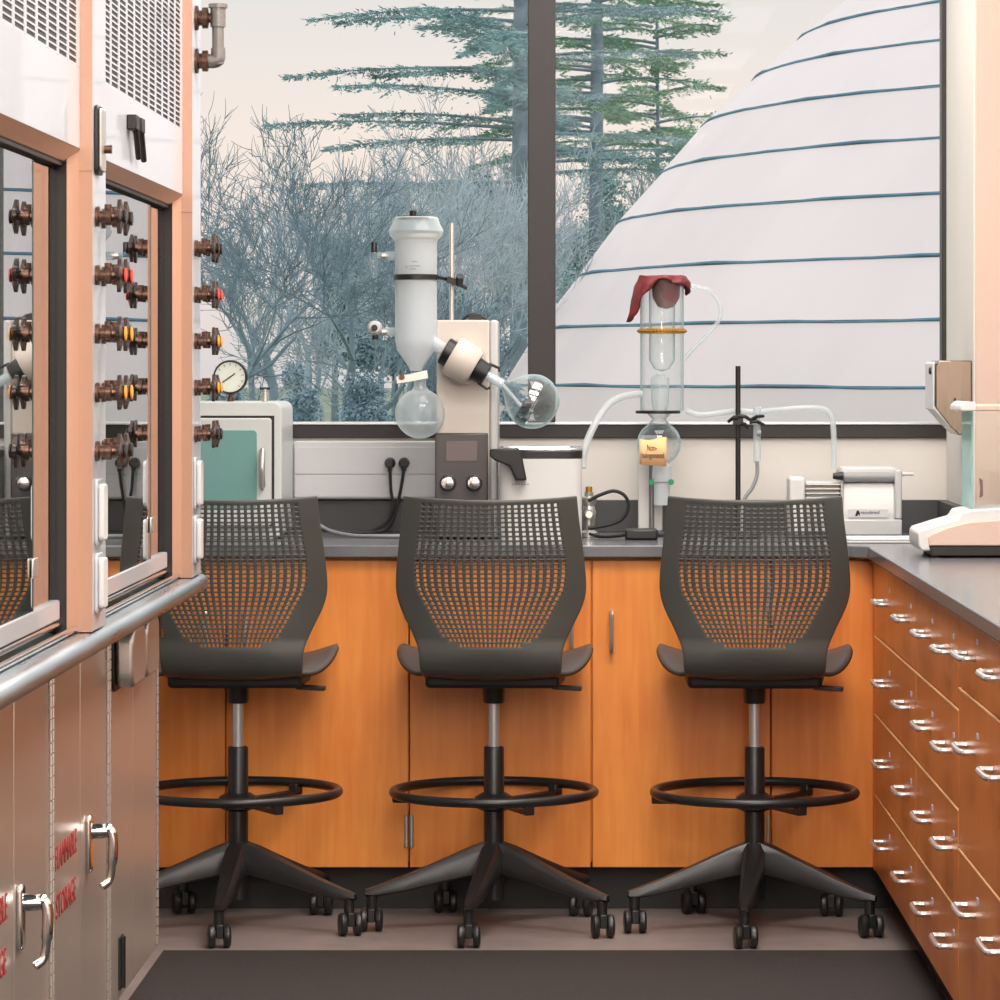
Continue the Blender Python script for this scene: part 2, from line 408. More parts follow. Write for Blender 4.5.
ec = back_cabinet
bl = thing('base_cabinet', (-1.8, YC + 0.3, 0), 'maple base cabinet hidden mostly behind the hood end and stool', 'cabinet', 'maple cabinets under the back worktop')
box('body', WOOD, bl, -2.3, seams[0] - 0.001, YC + 0.02, YB - 0.02, 0.125, 0.884, 0)
box('door', WOOD, bl, seams[0] - 0.455, seams[0] - 0.002, YC, YC + 0.0195, zd0, zd1)

wt = thing('worktop', (-0.6, YC + 0.3, 0.885), 'long dark grey epoxy worktop below the window', 'worktop')
box('slab', M_EPOXY, wt, -2.4, 1.0 - 0.002, YC - 0.03, YB - 0.002, 0.885, CT, 0.003)
box('backsplash', M_SPLASH, wt, -2.4, 0.975, YB - 0.022, YB - 0.003, CT, Z(500, YB - 0.02), 0.002)
box('side_splash', M_SPLASH, wt, 0.975, 0.9985, YP - 0.021, YB - 0.003, CT, Z(500, YB - 0.02), 0.002)
wr = thing('worktop', (1.1, 7.0, 0.885), 'dark grey epoxy worktop over the drawer run beside the aisle', 'worktop')
mbw = MB().prism([(0.722, 4.3), (XR - 0.002, 4.3), (XR - 0.002, YP - 0.002), (1.0, YP - 0.002), (1.0, YC - 0.031), (0.68, YC - 0.031), (0.722, YC - 0.075)], 'z', 0.885, CT)
build('slab', mbw, M_EPOXY, wr, 0.003)
box('backsplash', M_SPLASH, wr, 0.9995, XR - 0.022, YP - 0.021, YP - 0.002, CT, 1.0, 0.002)
box('side_splash', M_SPLASH, wr, XR - 0.021, XR - 0.002, 4.3, YP - 0.002, CT, 1.0, 0.002)

# ------------------------------------------------------------------ drawer run on the aisle side
XD = 0.74
def pull_h(parent, y, z, L=0.14):
    pts = catmull([(XD, y - L / 2, z), (XD - 0.018, y - L / 2, z), (XD - 0.027, y - L / 2 + 0.012, z), (XD - 0.027, y + L / 2 - 0.012, z), (XD - 0.018, y + L / 2, z), (XD, y + L / 2, z)], 4)
    return build('handle', MB().tube(pts, 0.0058, 8), M_NICKEL, parent)
M_LIT_BAND = mat('lit_edge_tone', (244, 190, 134), 0.4)  # highlight colour for the drawer top edges
M_TAG = mat('pale_tag', (196, 190, 214), 0.4)
def drawer_unit(y0, y1, rows, handles, label, filler=0.0):
    t = thing('drawer_cabinet', (XD + 0.3, (y0 + y1) / 2, 0.0), label, 'cabinet', 'maple drawer cabinets along the aisle')
    box('body', WOOD2, t, XD + 0.02, XR - 0.03, y0 + 0.001, y1 - 0.001, 0.125, 0.884, 0)
    for z0, z1, zh in rows:
        d = box('drawer', WOOD2, t, XD, XD + 0.0195, y0 + 0.003, y1 - 0.003, z0 + 0.003, z1 - 0.003, 0.003)
        for h in handles: pull_h(d, h, zh)
        for h in handles:
            build('tag', MB().box(XD - 0.0015, XD, h - 0.13, h - 0.105, zh + 0.03, zh + 0.040), M_TAG, d)
        if z1 < 0.87: build('lit_edge_band', MB().box(XD - 0.001, XD + 0.019, y0 + 0.003, y1 - 0.003, z1 - 0.003, z1 + 0.0005), M_LIT_BAND, d)  # pale band paints the light caught by each lower drawer's top edge
    return t
four = [(0.694, 0.878, 0.795), (0.501, 0.694, 0.602), (0.303, 0.501, 0.41), (0.113, 0.303, 0.217)]
three = [(0.738, 0.878, 0.815), (0.427, 0.738, 0.642), (0.113, 0.427, 0.34)]
drawer_unit(8.03, 9.14, four, (8.816, 8.26), 'maple cabinet of four wide drawers in the corner by the back cabinets')
drawer_unit(7.14, 8.03, four, (7.775, 7.341), 'maple cabinet of four drawers between corner unit and three-drawer unit')
drawer_unit(6.25, 7.14, three, (6.914, 6.484), 'maple cabinet of three drawers, shallow top and two deep below')
drawer_unit(5.36, 6.25, three, (6.03, 5.59), 'maple cabinet at the near end of the drawer run')
build('front_panel', MB().box(XD, XD + 0.0195, 9.141, YC - 0.001, 0.113, 0.878), WOOD2, cf)

# ------------------------------------------------------------------ fume hoods
XF = -0.79; XP = -0.81; ZD = 0.92; HT = 2.75; XBK = -1.6
def valve(parent, y, z, color):
    mb = MB().lathe([(0.017, 0), (0.017, 0.006), (0.010, 0.007), (0.010, 0.016), (0.015, 0.017), (0.015, 0.026), (0.008, 0.027), (0.006, 0.04)], (XF, y, z), (1, 0, 0), 14)
    mb.cyl((XF + 0.02, y, z), (XF + 0.02, y, z + 0.02), 0.006, 8)
    v = build('gas_valve', mb, M_BRASS, parent)
    n = 32; vs = []; fs = []; x0 = XF + 0.036
    rot = random.random() * 1.5
    hm = MB()
    rr = lambda k: 0.0235 + 0.0055 * math.cos(4 * (2 * PI * k / n) + rot)
    rows = [(0.0, 0.006), (0.5, 0.002), (1.0, 0.0), (1.0, 0.006), (0.5, 0.010), (0.0, 0.014)]
    for s, h in rows:
        for k in range(n):
            r = max(rr(k) * s, 1e-5); t = 2 * PI * k / n
            vs.append((x0 + h, y + r * math.cos(t), z + r * math.sin(t)))
    for i in range(len(rows) - 1):
        for k in range(n):
            l = (k + 1) % n; fs.append((i * n + k, i * n + l, (i + 1) * n + l, (i + 1) * n + k))
    hm.add(vs, fs)
    build('handwheel', hm, M_KNOB, v)
    build('index_button', MB().lathe([(0.012, 0), (0.012, 0.002), (0.009, 0.003)], (x0 + 0.012, y, z), (1, 0, 0), 16), M_CI[color], v)
    return v
def rounded_rect(y0, y1, z0, z1, r, n=5):
    pts = []
    for cy, cz, a in ((y1 - r, z1 - r, 0), (y0 + r, z1 - r, PI / 2), (y0 + r, z0 + r, PI), (y1 - r, z0 + r, 1.5 * PI)):
        for k in range(n + 1): pts.append((cy + r * math.cos(a + k * PI / 2 / n), cz + r * math.sin(a + k * PI / 2 / n)))
    return pts
def outlet(parent, y, z0, z1):
    o = build('outlet_plate', MB().prism(rounded_rect(y - 0.04, y + 0.04, z0, z1, 0.012), 'x', XF, XF + 0.005), M_HOOD, parent, 0.002)
    build('outlet_cover', MB().prism(rounded_rect(y - 0.03, y + 0.03, z0 + 0.008, z1 - 0.008, 0.01), 'x', XF + 0.005, XF + 0.014), M_WHITE, o, 0.003)
    return o

def hood(Y0, Y1, Yend, label, cols, monitor):
    t = thing('fume_hood', (-1.2, (Y0 + Y1) / 2, ZD), label, 'fume hood', 'white fume hoods along the aisle')
    zc0, zc1 = 1.690, 1.711
    # far post with valves
    p = build('post', MB().box(XBK, XF, Y1, Yend - 0.001, ZD + 0.001, HT), M_HOOD, t, 0.0015)
    jb = MB().prism([(XF, Y1 - 0.0005), (XF - 0.022, Y1 - 0.0005), (XF - 0.038, Y1 - 0.03), (XF - 0.038, Y1 - 0.033), (XF - 0.022, Y1 - 0.0035), (XF, Y1 - 0.0035)], 'z', ZD + 0.001, zc1)
    build('jamb', jb, M_JAMB, t)
    build('post_edge', MB().box(XF - 0.024, XF, Y1 - 0.0045, Y1 - 0.0008, zc1 - 0.035, HT), M_JAMB, t)
    for i, z in enumerate((1.603, 1.5065, 1.41, 1.313, 1.2165)):
        for y in cols: valve(t, y, z, ('black', 'red', 'orange', 'orange', 'black')[i])
    for z0, z1 in ((1.06, 1.17), (0.948, 1.048)):
        for y in (Y1 + 0.06,): outlet(t, y, z0, z1)
    # airflow monitor on the post
    if monitor:
        yc = Y1 + 0.05
        mo = build('airflow_monitor', MB().prism(rounded_rect(yc - 0.036, yc + 0.036, 1.672, 1.786, 0.012), 'x', XF, XF + 0.007), M_BLACK, t, 0.002)
        build('monitor_face', MB().prism(rounded_rect(yc - 0.032, yc + 0.032, 1.677, 1.781, 0.01), 'x', XF + 0.007, XF + 0.012), M_NICKEL, mo, 0.003)
        build('monitor_button', MB().lathe([(0.007, 0), (0.007, 0.012)], (XF + 0.012, yc + 0.01, 1.715), (1, 0, 0), 12), M_BRASS, mo)
    # chamfered header, white panel, grille
    hb = MB().prism([(XP, zc1), (XP - 0.022, zc0), (XP - 0.055, zc0), (XP - 0.055, zc1)], 'y', Y0, Y1 - 0.004)
    build('header', hb, M_JAMB, t)
    zg = 1.845
    box('header_panel', M_HOOD, t, XP - 0.02, XP, Y0, Y1 - 0.005, zc1 + 0.001, zg, 0.001)
    box('grille_backing', M_TRACK, t, XP - 0.05, XP - 0.0022, Y0, Y1 - 0.005, zg, HT, 0)
    g = MB(); pitch = 0.115; ye = Y1 - 0.045; ncol = int((ye - Y0) / pitch)
    g.box(XP - 0.0018, XP, ye, Y1 - 0.005, zg, HT)
    for k in range(ncol + 1):
        y = ye - k * pitch - 0.1
        if y > Y0: g.box(XP - 0.0018, XP, y - 0.010, y + 0.010, zg, HT)
    z = zg
    while z < HT - 0.3:
        g.box(XP - 0.0018, XP - 0.0006, Y0, ye, z, z + 0.0032)
        z += 0.0105
    tag(build('grille', g, M_HOOD, t, smooth=False), kind='stuff')
    # interior box
    box('liner_back', M_INT, t, XBK, XBK + 0.02, Y0, Y1 - 0.055, ZD, HT, 0)
    box('liner_top', M_INT, t, XBK + 0.02, XP - 0.06, Y0, Y1 - 0.055, 1.95, 1.97, 0)
    box('liner_side', M_JAMB, t, XBK + 0.02, XP - 0.10, Y1 - 0.075, Y1 - 0.055, ZD, 1.95, 0)
    # sash: track, two sliding panes with a dark green polished edge, pale bottom rail
    zr = 0.978
    box('track', M_TRACK, t, XF - 0.058, XF - 0.0385, Y1 - 0.03, Y1 - 0.004, ZD + 0.001, zc0, 0.001)
    box('track', M_TRACK, t, XF - 0.085, XF - 0.045, Y0, Y1 - 0.03, zc0 - 0.008, zc0, 0.001)
    ysp = Y1 - 0.36
    for a, b, xo in ((Y0 + 0.02, ysp, -0.046), (ysp - 0.05, Y1 - 0.028, -0.053)):
        sp = build('sash_pane', MB().box(XF + xo - 0.005, XF + xo, a, b, zr, zc0 - 0.016), M_SASH, t)
        if xo > -0.05: box('pane_edge', M_GEDGE, sp, XF + xo - 0.0055, XF + xo + 0.0005, b - 0.001, b + 0.004, zr, zc0 - 0.016, 0)
    box('stile', M_TRACK, t, XF - 0.0525, XF - 0.046, ysp + 0.004, ysp + 0.014, zr - 0.03, zc0 - 0.016, 0.001)
    box('sash_pull', M_NICKEL, t, XF - 0.0455, XF - 0.041, ysp - 0.02, ysp + 0.03, 1.03, 1.06, 0.002)
    box('bottom_rail', M_HOOD, t, XF - 0.065, XF - 0.044, Y0, Y1 - 0.07, 0.945, zr, 0.003)
    rl = MB()
    for xo, z in ((-0.05, 0.938), (-0.028, 0.927)):
        rl.tube([(XF + xo, Y0, z), (XF + xo, Y1 - 0.008, z)], 0.006, 10)
    build('sill_rails', rl, M_CHROME, t)
    return t
def pipe(parent, pts, r): return build('pipe', MB().tube(catmull(pts, 5), r, 12), M_BRASS, parent)

h1 = hood(4.65, 6.06, 6.23, 'white fume hood nearest the camera with tan sash jamb', (6.10, 6.185), True)
h2 = hood(6.23, 7.64, 7.81, 'white fume hood at the window end, pipe loop above its post', (7.69, 7.755), False)
box('post', M_HOOD, h1, XBK, XF, 4.48, 4.649, ZD + 0.001, HT)
box('hood_side', M_HOOD, h2, XBK, XF - 0.01, 7.811, 7.82, ZD + 0.001, HT)
# loose latch pins on hood panel 2
lp = MB()
lpx = XP
l2 = thing('panel_latch', (XP, 6.72, 1.73), 'dark two-pin latch on the white header panel under the grille', 'latch')
for y in (6.715, 6.80):
    pn_ = build('latch_pin', MB().tube([(XP + 0.012, y, 1.80), (XP + 0.012, y + 0.05, 1.737)], 0.0055, 10), M_TRACK, l2)
    box('pin_head', M_TRACK, pn_, XP, XP + 0.018, y - 0.03, y + 0.02, 1.785, 1.812)
# gas pipe loop with flanges on the far post
pl = thing('pipe_loop', (XF, 7.72, 1.98), 'dark bronze pipe loop with tee and elbow at the top of the hood post', 'pipe')
YPp = 7.70; xo = X(218, YPp)
for zz in (Z(18, YPp), Z(61, YPp)):
    build('flange', MB().lathe([(0.026, 0), (0.026, 0.006), (0.016, 0.008), (0.016, 0.014), (0.022, 0.015), (0.022, 0.026), (0.014, 0.028)], (XF, YPp, zz), (1, 0, 0), 18), M_BRASS, pl)
    build('pipe', MB().tube([(XF + 0.02, YPp, zz), (xo, YPp, zz)], 0.010, 12), M_BRASS, pl)
M_IRON = mat('grey_iron_pipe', (128, 124, 120), 0.4, 0.5)
build('pipe', MB().tube([(xo, YPp, Z(14, YPp)), (xo, YPp, Z(64, YPp))], 0.0125, 14), M_IRON, pl)
build('tee', MB().tube([(xo, YPp, Z(4, YPp)), (xo, YPp, Z(8, YPp)), (xo, YPp, Z(8, YPp)), (xo, YPp, Z(27, YPp))], [0.02, 0.02, 0.016, 0.016], 14), M_IRON, pl)
build('elbow', MB().tube(catmull([(xo - 0.03, YPp, Z(61, YPp)), (xo - 0.008, YPp, Z(61, YPp)), (xo, YPp, Z(58, YPp)), (xo, YPp, Z(48, YPp))], 5), 0.015, 14), M_IRON, pl)

# steel deck with rounded airfoil nose
sl = thing('steel_sill', (-0.8, 6.2, 0.885), 'polished steel work sill with rounded nose running below both hoods', 'sill')
nose = [(-0.895, 0.886), (-0.80, 0.882)] + [(-0.795 + 0.0185 * math.sin(a), 0.9005 - 0.0185 * math.cos(a)) for a in [k * PI / 8 for k in range(0, 9)]] + [(-0.895, 0.9195)]
build('airfoil', MB().prism(nose, 'y', 4.48, 7.84), M_DECK, sl)
box('deck', M_DECK, sl, -1.6, -0.895, 4.48, 7.82, 0.885, 0.9192, 0)

# steel base cabinets under the hoods
XS = -0.884
def lever(parent, y, z):
    v = build('handle', MB().prism(rounded_rect(y - 0.018, y + 0.018, z - 0.075, z + 0.03, 0.012), 'x', XS, XS + 0.010), M_CHROME, parent, 0.004)
    mb = MB().lathe([(0.015, 0), (0.013, 0.02), (0.011, 0.03)], (XS + 0.008, y, z), (1, 0, 0), 14)
    mb.tube(catmull([(XS + 0.025, y, z), (XS + 0.04, y, z + 0.003), (XS + 0.047, y, z - 0.012), (XS + 0.046, y, z - 0.055), (XS + 0.041, y, z - 0.088), (XS + 0.028, y - 0.008, z - 0.10)], 5), [0.011] * 6 + [0.0095] * 10 + [0.0075] * 10, 10)
    build('lever', mb, M_CHROME, v)
RX = Matrix(((0, 0, 1), (1, 0, 0), (0, 1, 0)))      # text facing +X, reading along +Y
def steel_cabinet(y0, splits, y1, label, lever_y, txt):
    t = thing('steel_cabinet', (-1.2, (y0 + y1) / 2, 0.0), label, 'cabinet', 'steel base cabinets under the fume hoods')
    box('body', M_STEEL, t, -1.58, XS - 0.018, y0 + 0.002, y1 - 0.002, 0.125, 0.884, 0)
    box('plinth', M_TOE, t, -1.58, XS - 0.08, y0 + 0.002, y1 - 0.002, 0, 0.125, 0)
    edges = [y0] + splits + [y1]
    for i in range(len(edges) - 1):
        d = box('door', M_STEEL, t, XS - 0.0175, XS, edges[i] + 0.003, edges[i + 1] - 0.003, 0.13, 0.872, 0.0025)
        for ly in lever_y:
            if edges[i] < ly < edges[i + 1]: lever(d, ly, 0.515 if y0 > 6 else 0.505)
        if txt and i == txt[0]:
            yc = (edges[i] + edges[i + 1]) / 2
            text('lettering', 'FLAMMABLE', M_REDINK, d, (XS + 0.0006, yc, 0.515), 0.06, RX, width=0.27)
            text('lettering', 'STORAGE', M_REDINK, d, (XS + 0.0006, yc, 0.432), 0.06, RX, width=0.25)
    # piano hinges: knuckles along the door edge
    for yh in [edges[0] + 0.012, edges[-1] - 0.012]:
        m = MB(); z = 0.14
        while z < 0.86:
            m.tube([(XS + 0.003, yh, z), (XS + 0.003, yh, z + 0.017)], 0.0035, 8); z += 0.0195
        tag(build('piano_hinge', m, M_NICKEL, t), kind='stuff')
    return t
steel_cabinet(5.41, [5.83], 6.23, 'steel base cabinet under the nearer hood with a chrome lever handle', (5.87,), (0, 1))
sc2 = steel_cabinet(6.232, [6.61], 6.99, 'steel base cabinet with red lettering beside its lever handle', (6.70,), (0, 1))
sc3 = steel_cabinet(6.992, [7.40], 7.815, 'plain steel end cabinet below the outlet boxes', (), None)
steel_cabinet(4.6, [5.0], 5.408, 'steel base cabinet below the near edge of the nearer hood', (), None)
for y in (7.19,):
    build('hinge', MB().box(XS, XS + 0.004, y - 0.03, y + 0.03, 0.15, 0.25).cyl((XS + 0.005, y, 0.15), (XS + 0.005, y, 0.25), 0.006, 10), M_BLACK, sc3)
ob = thing('outlet_box', (XS + 0.02, 7.42, 0.72), 'chrome double outlet box with rounded covers under the sill end', 'outlet box')
build('back_plate', MB().prism(rounded_rect(7.04, 7.52, 0.735, 0.862, 0.03), 'x', XS, XS + 0.006), M_BLACK, ob, 0.001)
for a, b in ((7.06, 7.265), (7.295, 7.50)):
    build('cover', MB().prism(rounded_rect(a, b, 0.742, 0.856, 0.03), 'x', XS + 0.006, XS + 0.042), M_NICKEL, ob, 0.008, segs=3)
cs = thing('corner_bracket', (XS, 7.82, 0.74), 'dark vertical bracket with a brass screw at the end of the steel cabinets', 'bracket')
box('plate', M_TRACK, cs, XS + 0.0, XS + 0.012, 7.775, 7.812, 0.79, 0.868)
build('screw', MB().lathe([(0.008, 0), (0.008, 0.004)], (XS + 0.012, 7.793, 0.795), (1, 0, 0), 10), M_BEAD, cs)

# ------------------------------------------------------------------ stools
def interp(tab, x):
    if x >= tab[0][0]: return tab[0][1:]
    for a, b in zip(tab, tab[1:]):
        if a[0] >= x >= b[0]:
            t = (a[0] - x) / (a[0] - b[0]); t2 = t * t * (3 - 2 * t) if False else t
            return tuple(p + (q - p) * t2 for p, q in zip(a[1:], b[1:]))
    return tab[-1][1:]
def smooth_tab(tab, n=8):
    pts = [Vector(r) for r in [(a[0], a[1], a[2]) for a in tab]]
    out = catmull(pts, n); return [tuple(p) for p in out]
OUT = smooth_tab([(1.046, -0.245, 0.204), (1.00, -0.238, 0.2085), (0.955, -0.230, 0.2145), (0.902, -0.222, 0.2205), (0.855, -0.214, 0.2245), (0.819, -0.208, 0.2235),
       (0.784, -0.203, 0.2135), (0.737, -0.200, 0.191), (0.701, -0.197, 0.1755), (0.678, -0.194, 0.1695), (0.655, -0.182, 0.168), (0.636, -0.158, 0.166), (0.624, -0.115, 0.160)])
PERF = smooth_tab([(1.06, 0, 0.162), (1.03, 0, 0.163), (0.973, 0, 0.1695), (0.902, 0, 0.1805), (0.855, 0, 0.1805), (0.825, 0, 0.174), (0.796, 0, 0.158), (0.766, 0, 0.142), (0.745, 0, 0.130), (0.725, 0, 0.118), (0.700, 0, 0.104), (0.66, 0, 0.085), (0.60, 0, 0.085)])
def back_shell():
    nc, nr = 21, 31
    zs = [1.046, 1.040]; hole_rows = {}
    z = 1.034
    for r in range(nr):
        pit = 0.0112 - 0.0004 * (r / nr)
        hole_rows[len(zs)] = r
        zs += [z, z - pit * 0.70]; z -= pit
    zs += [z - 0.003] + [z - 0.003 - (z - 0.003 - 0.625) * k / 9 for k in range(1, 10)]
    vs, fs = [], []; nu = 2 * nc + 6
    for zz in zs:
        yc, wo = interp(OUT, zz); wp = interp(PERF, zz)[1]
        wp = min(wp, wo - 0.015)
        us = [-wo, -(0.9 * wo + 0.1 * wp), -wp - 0.0035]
        p = wp / (nc / 2)
        for c in range(nc):
            cx = (c - (nc - 1) / 2) * p; us += [cx - 0.27 * p, cx + 0.27 * p]
        us += [wp + 0.0035, 0.9 * wo + 0.1 * wp, wo]
        top = max(0, (zz - 0.99) / 0.056); low = min(1, max(0, (zz - 0.63) / 0.08))
        for u in us:
            q = (u / 0.22) ** 2
            vs.append((u, yc + (0.052 * q) * low + 0.006 * (abs(u) / wo) ** 6, zz + 0.009 * top * ((u / wo) ** 2) - 0.003 * top - 0.02 * (1 - low) * (1 - q) * 0.6))
    for j in range(len(zs) - 1):
        for i in range(nu - 1):
            if j in hole_rows and i >= 3 and (i - 3) % 2 == 0 and (i - 3) // 2 < nc:
                c = abs((i - 3) // 2 - nc // 2); r = hole_rows[j]
                lim = {nr - 1: 7, nr - 2: 9}.get(r, 99)
                if c <= lim: continue
            fs.append((j * nu + i, j * nu + i + 1, (j + 1) * nu + i + 1, (j + 1) * nu + i))
    return MB().add(vs, fs)
def seat_mesh():
    vs, fs = [], []; nu, nv = 30, 24
    for j in range(nv + 1):
        v = -1 + 2 * j / nv; y = 0.055 + 0.185 * v
        wv = 0.237 * (1 - 0.14 * max(0, v) ** 3) * (1 if v > 0 else 1 - 0.24 * (-v) ** 2.2)
        rise = min(1, max(0, (v + 1.0) / 1.1)); rise = rise * rise * (3 - 2 * rise)
        for i in range(nu + 1):
            u = -1 + 2 * i / nu; x = wv * u; au = abs(u)
            lift = 0.039 * au ** 2.2 * rise - 0.012 * au ** 2 * (1 - rise)
            fall = -0.03 * max(0, v - 0.55) ** 2 / 0.2
            vs.append((x, y * (1 - 0.12 * max(0, v) * au ** 4) + 0.03 * au ** 5 * max(0, -v), 0.634 + lift + fall))
    for j in range(nv):
        for i in range(nu): fs.append((j * (nu + 1) + i, j * (nu + 1) + i + 1, (j + 1) * (nu + 1) + i + 1, (j + 1) * (nu + 1) + i))
    return MB().add(vs, fs)
def make_stool(label, ang0):
    t = thing('lab_stool', (0, 0, 0), label, 'stool', 'charcoal perforated-back stools at the back worktop')
    build('backrest', back_shell(), M_SHELL, t, bevel=0.0012, solid=0.0085, segs=1)
    build('seat', seat_mesh(), M_SEAT, t, solid=0.010)
    m = MB().prism([(-0.16, -0.10), (0.16, -0.10), (0.17, 0.10), (-0.17, 0.10)], 'z', 0.588, 0.622)
    build('seat_pan', m, M_RUBBER, t, 0.01)
    build('mechanism', MB().lathe([(0.024, 0.545), (0.026, 0.55), (0.028, 0.60)], n=20), M_CAST, t)
    lv = MB().tube([(0.02, 0.0, 0.590), (0.15, -0.02, 0.586), (0.21, -0.03, 0.583)], 0.004, 8)
    build('lever', lv.obox((0.178, -0.026, 0.584), (0.034, -0.005, -0.0015), (0.002, 0.012, 0), (0, 0, 0.0055)), M_CAST, t, 0.003)
    build('gas_cylinder', MB().lathe([(0.0135, 0.42), (0.0135, 0.55)], n=20), mat('gas_cylinder_steel', (196, 200, 204), 0.35, 0.6), t)
    build('column', MB().lathe([(0.024, 0.07), (0.0245, 0.20), (0.0245, 0.436), (0.022, 0.440)], n=24), M_CAST, t)
    zr = 0.33; R = 0.2425
    build('foot_ring', MB().tube([(R * math.cos(k * 2 * PI / 64), R * math.sin(k * 2 * PI / 64), zr) for k in range(64)], 0.0115, 10, closed=True), M_CAST, t)
    build('ring_hub', MB().lathe([(0.03, 0.285), (0.045, 0.292), (0.046, 0.318), (0.03, 0.328)], n=20), M_CAST, t)
    for k in range(3):
        a = ang0 + 0.55 + k * 2 * PI / 3; d = Vector((math.cos(a), math.sin(a), 0)); n = Vector((-d.y, d.x, 0))
        sp = MB().obox(d * 0.135 + Vector((0, 0, 0.306)), d * 0.105, n * 0.012, (0, 0, 0.006))
        sp.obox(d * 0.235 + Vector((0, 0, 0.314)), d * 0.014, n * 0.012, (0, 0, 0.014))
        build('spoke', sp, M_CAST, t, 0.003)
    for k in range(5):
        a = ang0 + k * 2 * PI / 5; d = Vector((math.cos(a), math.sin(a), 0)); n = Vector((-d.y, d.x, 0))
        sec = [(0.01, 0.213, 0.135, 0.028), (0.06, 0.196, 0.128, 0.025), (0.14, 0.162, 0.112, 0.022), (0.22, 0.130, 0.093, 0.020), (0.285, 0.107, 0.083, 0.017), (0.312, 0.099, 0.083, 0.010)]
        lm = MB(); base = 0; vs = []; fs = []
        for r, zt_, zb, hw in sec:
            for (q, zz) in ((-0.6, zt_), (0.6, zt_), (1, zt_ - 0.014), (1, zb + 0.005), (0.7, zb), (-0.7, zb), (-1, zb + 0.005), (-1, zt_ - 0.014)):
                vs.append(d * r + n * hw * q + Vector((0, 0, zz)))
        for i in range(len(sec) - 1):
            for q in range(8): fs.append((i * 8 + q, i * 8 + (q + 1) % 8, (i + 1) * 8 + (q + 1) % 8, (i + 1) * 8 + q))
        fs += [tuple(reversed(range(8))), tuple(range(40, 48))]
        build('leg', lm.add(vs, fs), M_CAST, t)
        # twin-wheel caster turned a little off the leg
        p = d * 0.296; cd = Vector((0.22 * math.sin(k * 2.3 + 0.2), -1, 0)).normalized()
        cn = Vector((-cd.y, cd.x, 0))
        c0 = p + cd * 0.012
        cm = MB().cyl(p + Vector((0, 0, 0.045)), p + Vector((0, 0, 0.092)), 0.0125, 12)
        cm.obox(c0 + Vector((0, 0, 0.040)), cd * 0.020, cn * 0.0085, (0, 0, 0.016))
        cm.tube([c0 - cn * 0.019 + Vector((0, 0, 0.028)), c0 + cn * 0.019 + Vector((0, 0, 0.028))], 0.006, 10)
        cs_ = build('caster', cm, M_CAST, t, 0.002)
        for s in (-1, 1):
            q = c0 + cn * s * 0.0185 + Vector((0, 0, 0.028))
            build('wheel', MB().lathe([(0.012, -0.0085), (0.026, -0.0085), (0.028, -0.005), (0.028, 0.003), (0.024, 0.008), (0.010, 0.0095)], q, cn * s, 22), M_CAST, cs_)
    return t
s2 = make_stool('charcoal lab stool with perforated back in front of the rotary evaporator', math.radians(-100.3))
stools = [(s2, -0.196, 8.95, 0.0)]
s1 = copy_tree(s2); s1['label'] = 'charcoal lab stool partly hidden behind the fume hood end'
s3 = copy_tree(s2); s3['label'] = 'charcoal lab stool with perforated back next to the drawer cabinets'
for o, x, y, a in ((s2, -0.196, 8.95, (0.0, -0.025)), (s1, -0.815, 8.95, (0.119, 0.0)), (s3, 0.434, 8.94, (0.054, -0.045))):
    o.location = (x, y, 0); o.rotation_euler = (0, 0, a[0])
    for c in kids(o):                                   # the seat swivels on its base
        if c.name.split('.')[0] in ('backrest', 'seat', 'seat_pan', 'lever', 'mechanism'): c.rotation_euler = (0, 0, a[1] - a[0])

# ------------------------------------------------------------------ back worktop equipment
ZC = CT + 0.0005
# vacuum oven
Yo = 9.5; ov = thing('vacuum_oven', (-0.95, Yo + 0.2, ZC), 'pale grey vacuum oven with teal glass door below a pressure gauge', 'oven')
xo0, xo1, zo1 = -1.18, X(281.5, Yo), Z(402, Yo)
def rr_xz(x0, x1, z0, z1, r): return rounded_rect(x0, x1, z0, z1, r)
build('body', MB().prism(rr_xz(xo0, xo1, ZC, zo1, 0.022), 'y', Yo, Yo + 0.38), M_OVEN, ov, 0.003)
xd1, zd_ = X(272, Yo), Z(418, Yo)
box('door_gap', M_TRACK, ov, xo0 + 0.05, xd1 + 0.006, Yo - 0.004, Yo + 0.002, ZC + 0.03, zd_ + 0.006, 0)
dr = build('door', MB().prism(rr_xz(xo0 + 0.055, xd1, ZC + 0.036, zd_, 0.008), 'y', Yo - 0.03, Yo - 0.004), M_OVEN, ov, 0.003)
build('window', MB().prism(rr_xz(xo0 + 0.10, X(258, Yo), ZC + 0.08, Z(430, Yo), 0.01), 'y', Yo - 0.033, Yo - 0.0295), M_OGLASS, dr, 0.001)
hx = X(263, Yo - 0.03)
build('handle', MB().tube(catmull([(hx, Yo - 0.03, Z(448, Yo)), (hx, Yo - 0.05, Z(452, Yo)), (hx, Yo - 0.06, Z(468, Yo)), (hx, Yo - 0.05, Z(484, Yo)), (hx, Yo - 0.03, Z(488, Yo))], 5), [0.004] * 4 + [0.008] * 13 + [0.004] * 4, 10), M_NICKEL, dr)
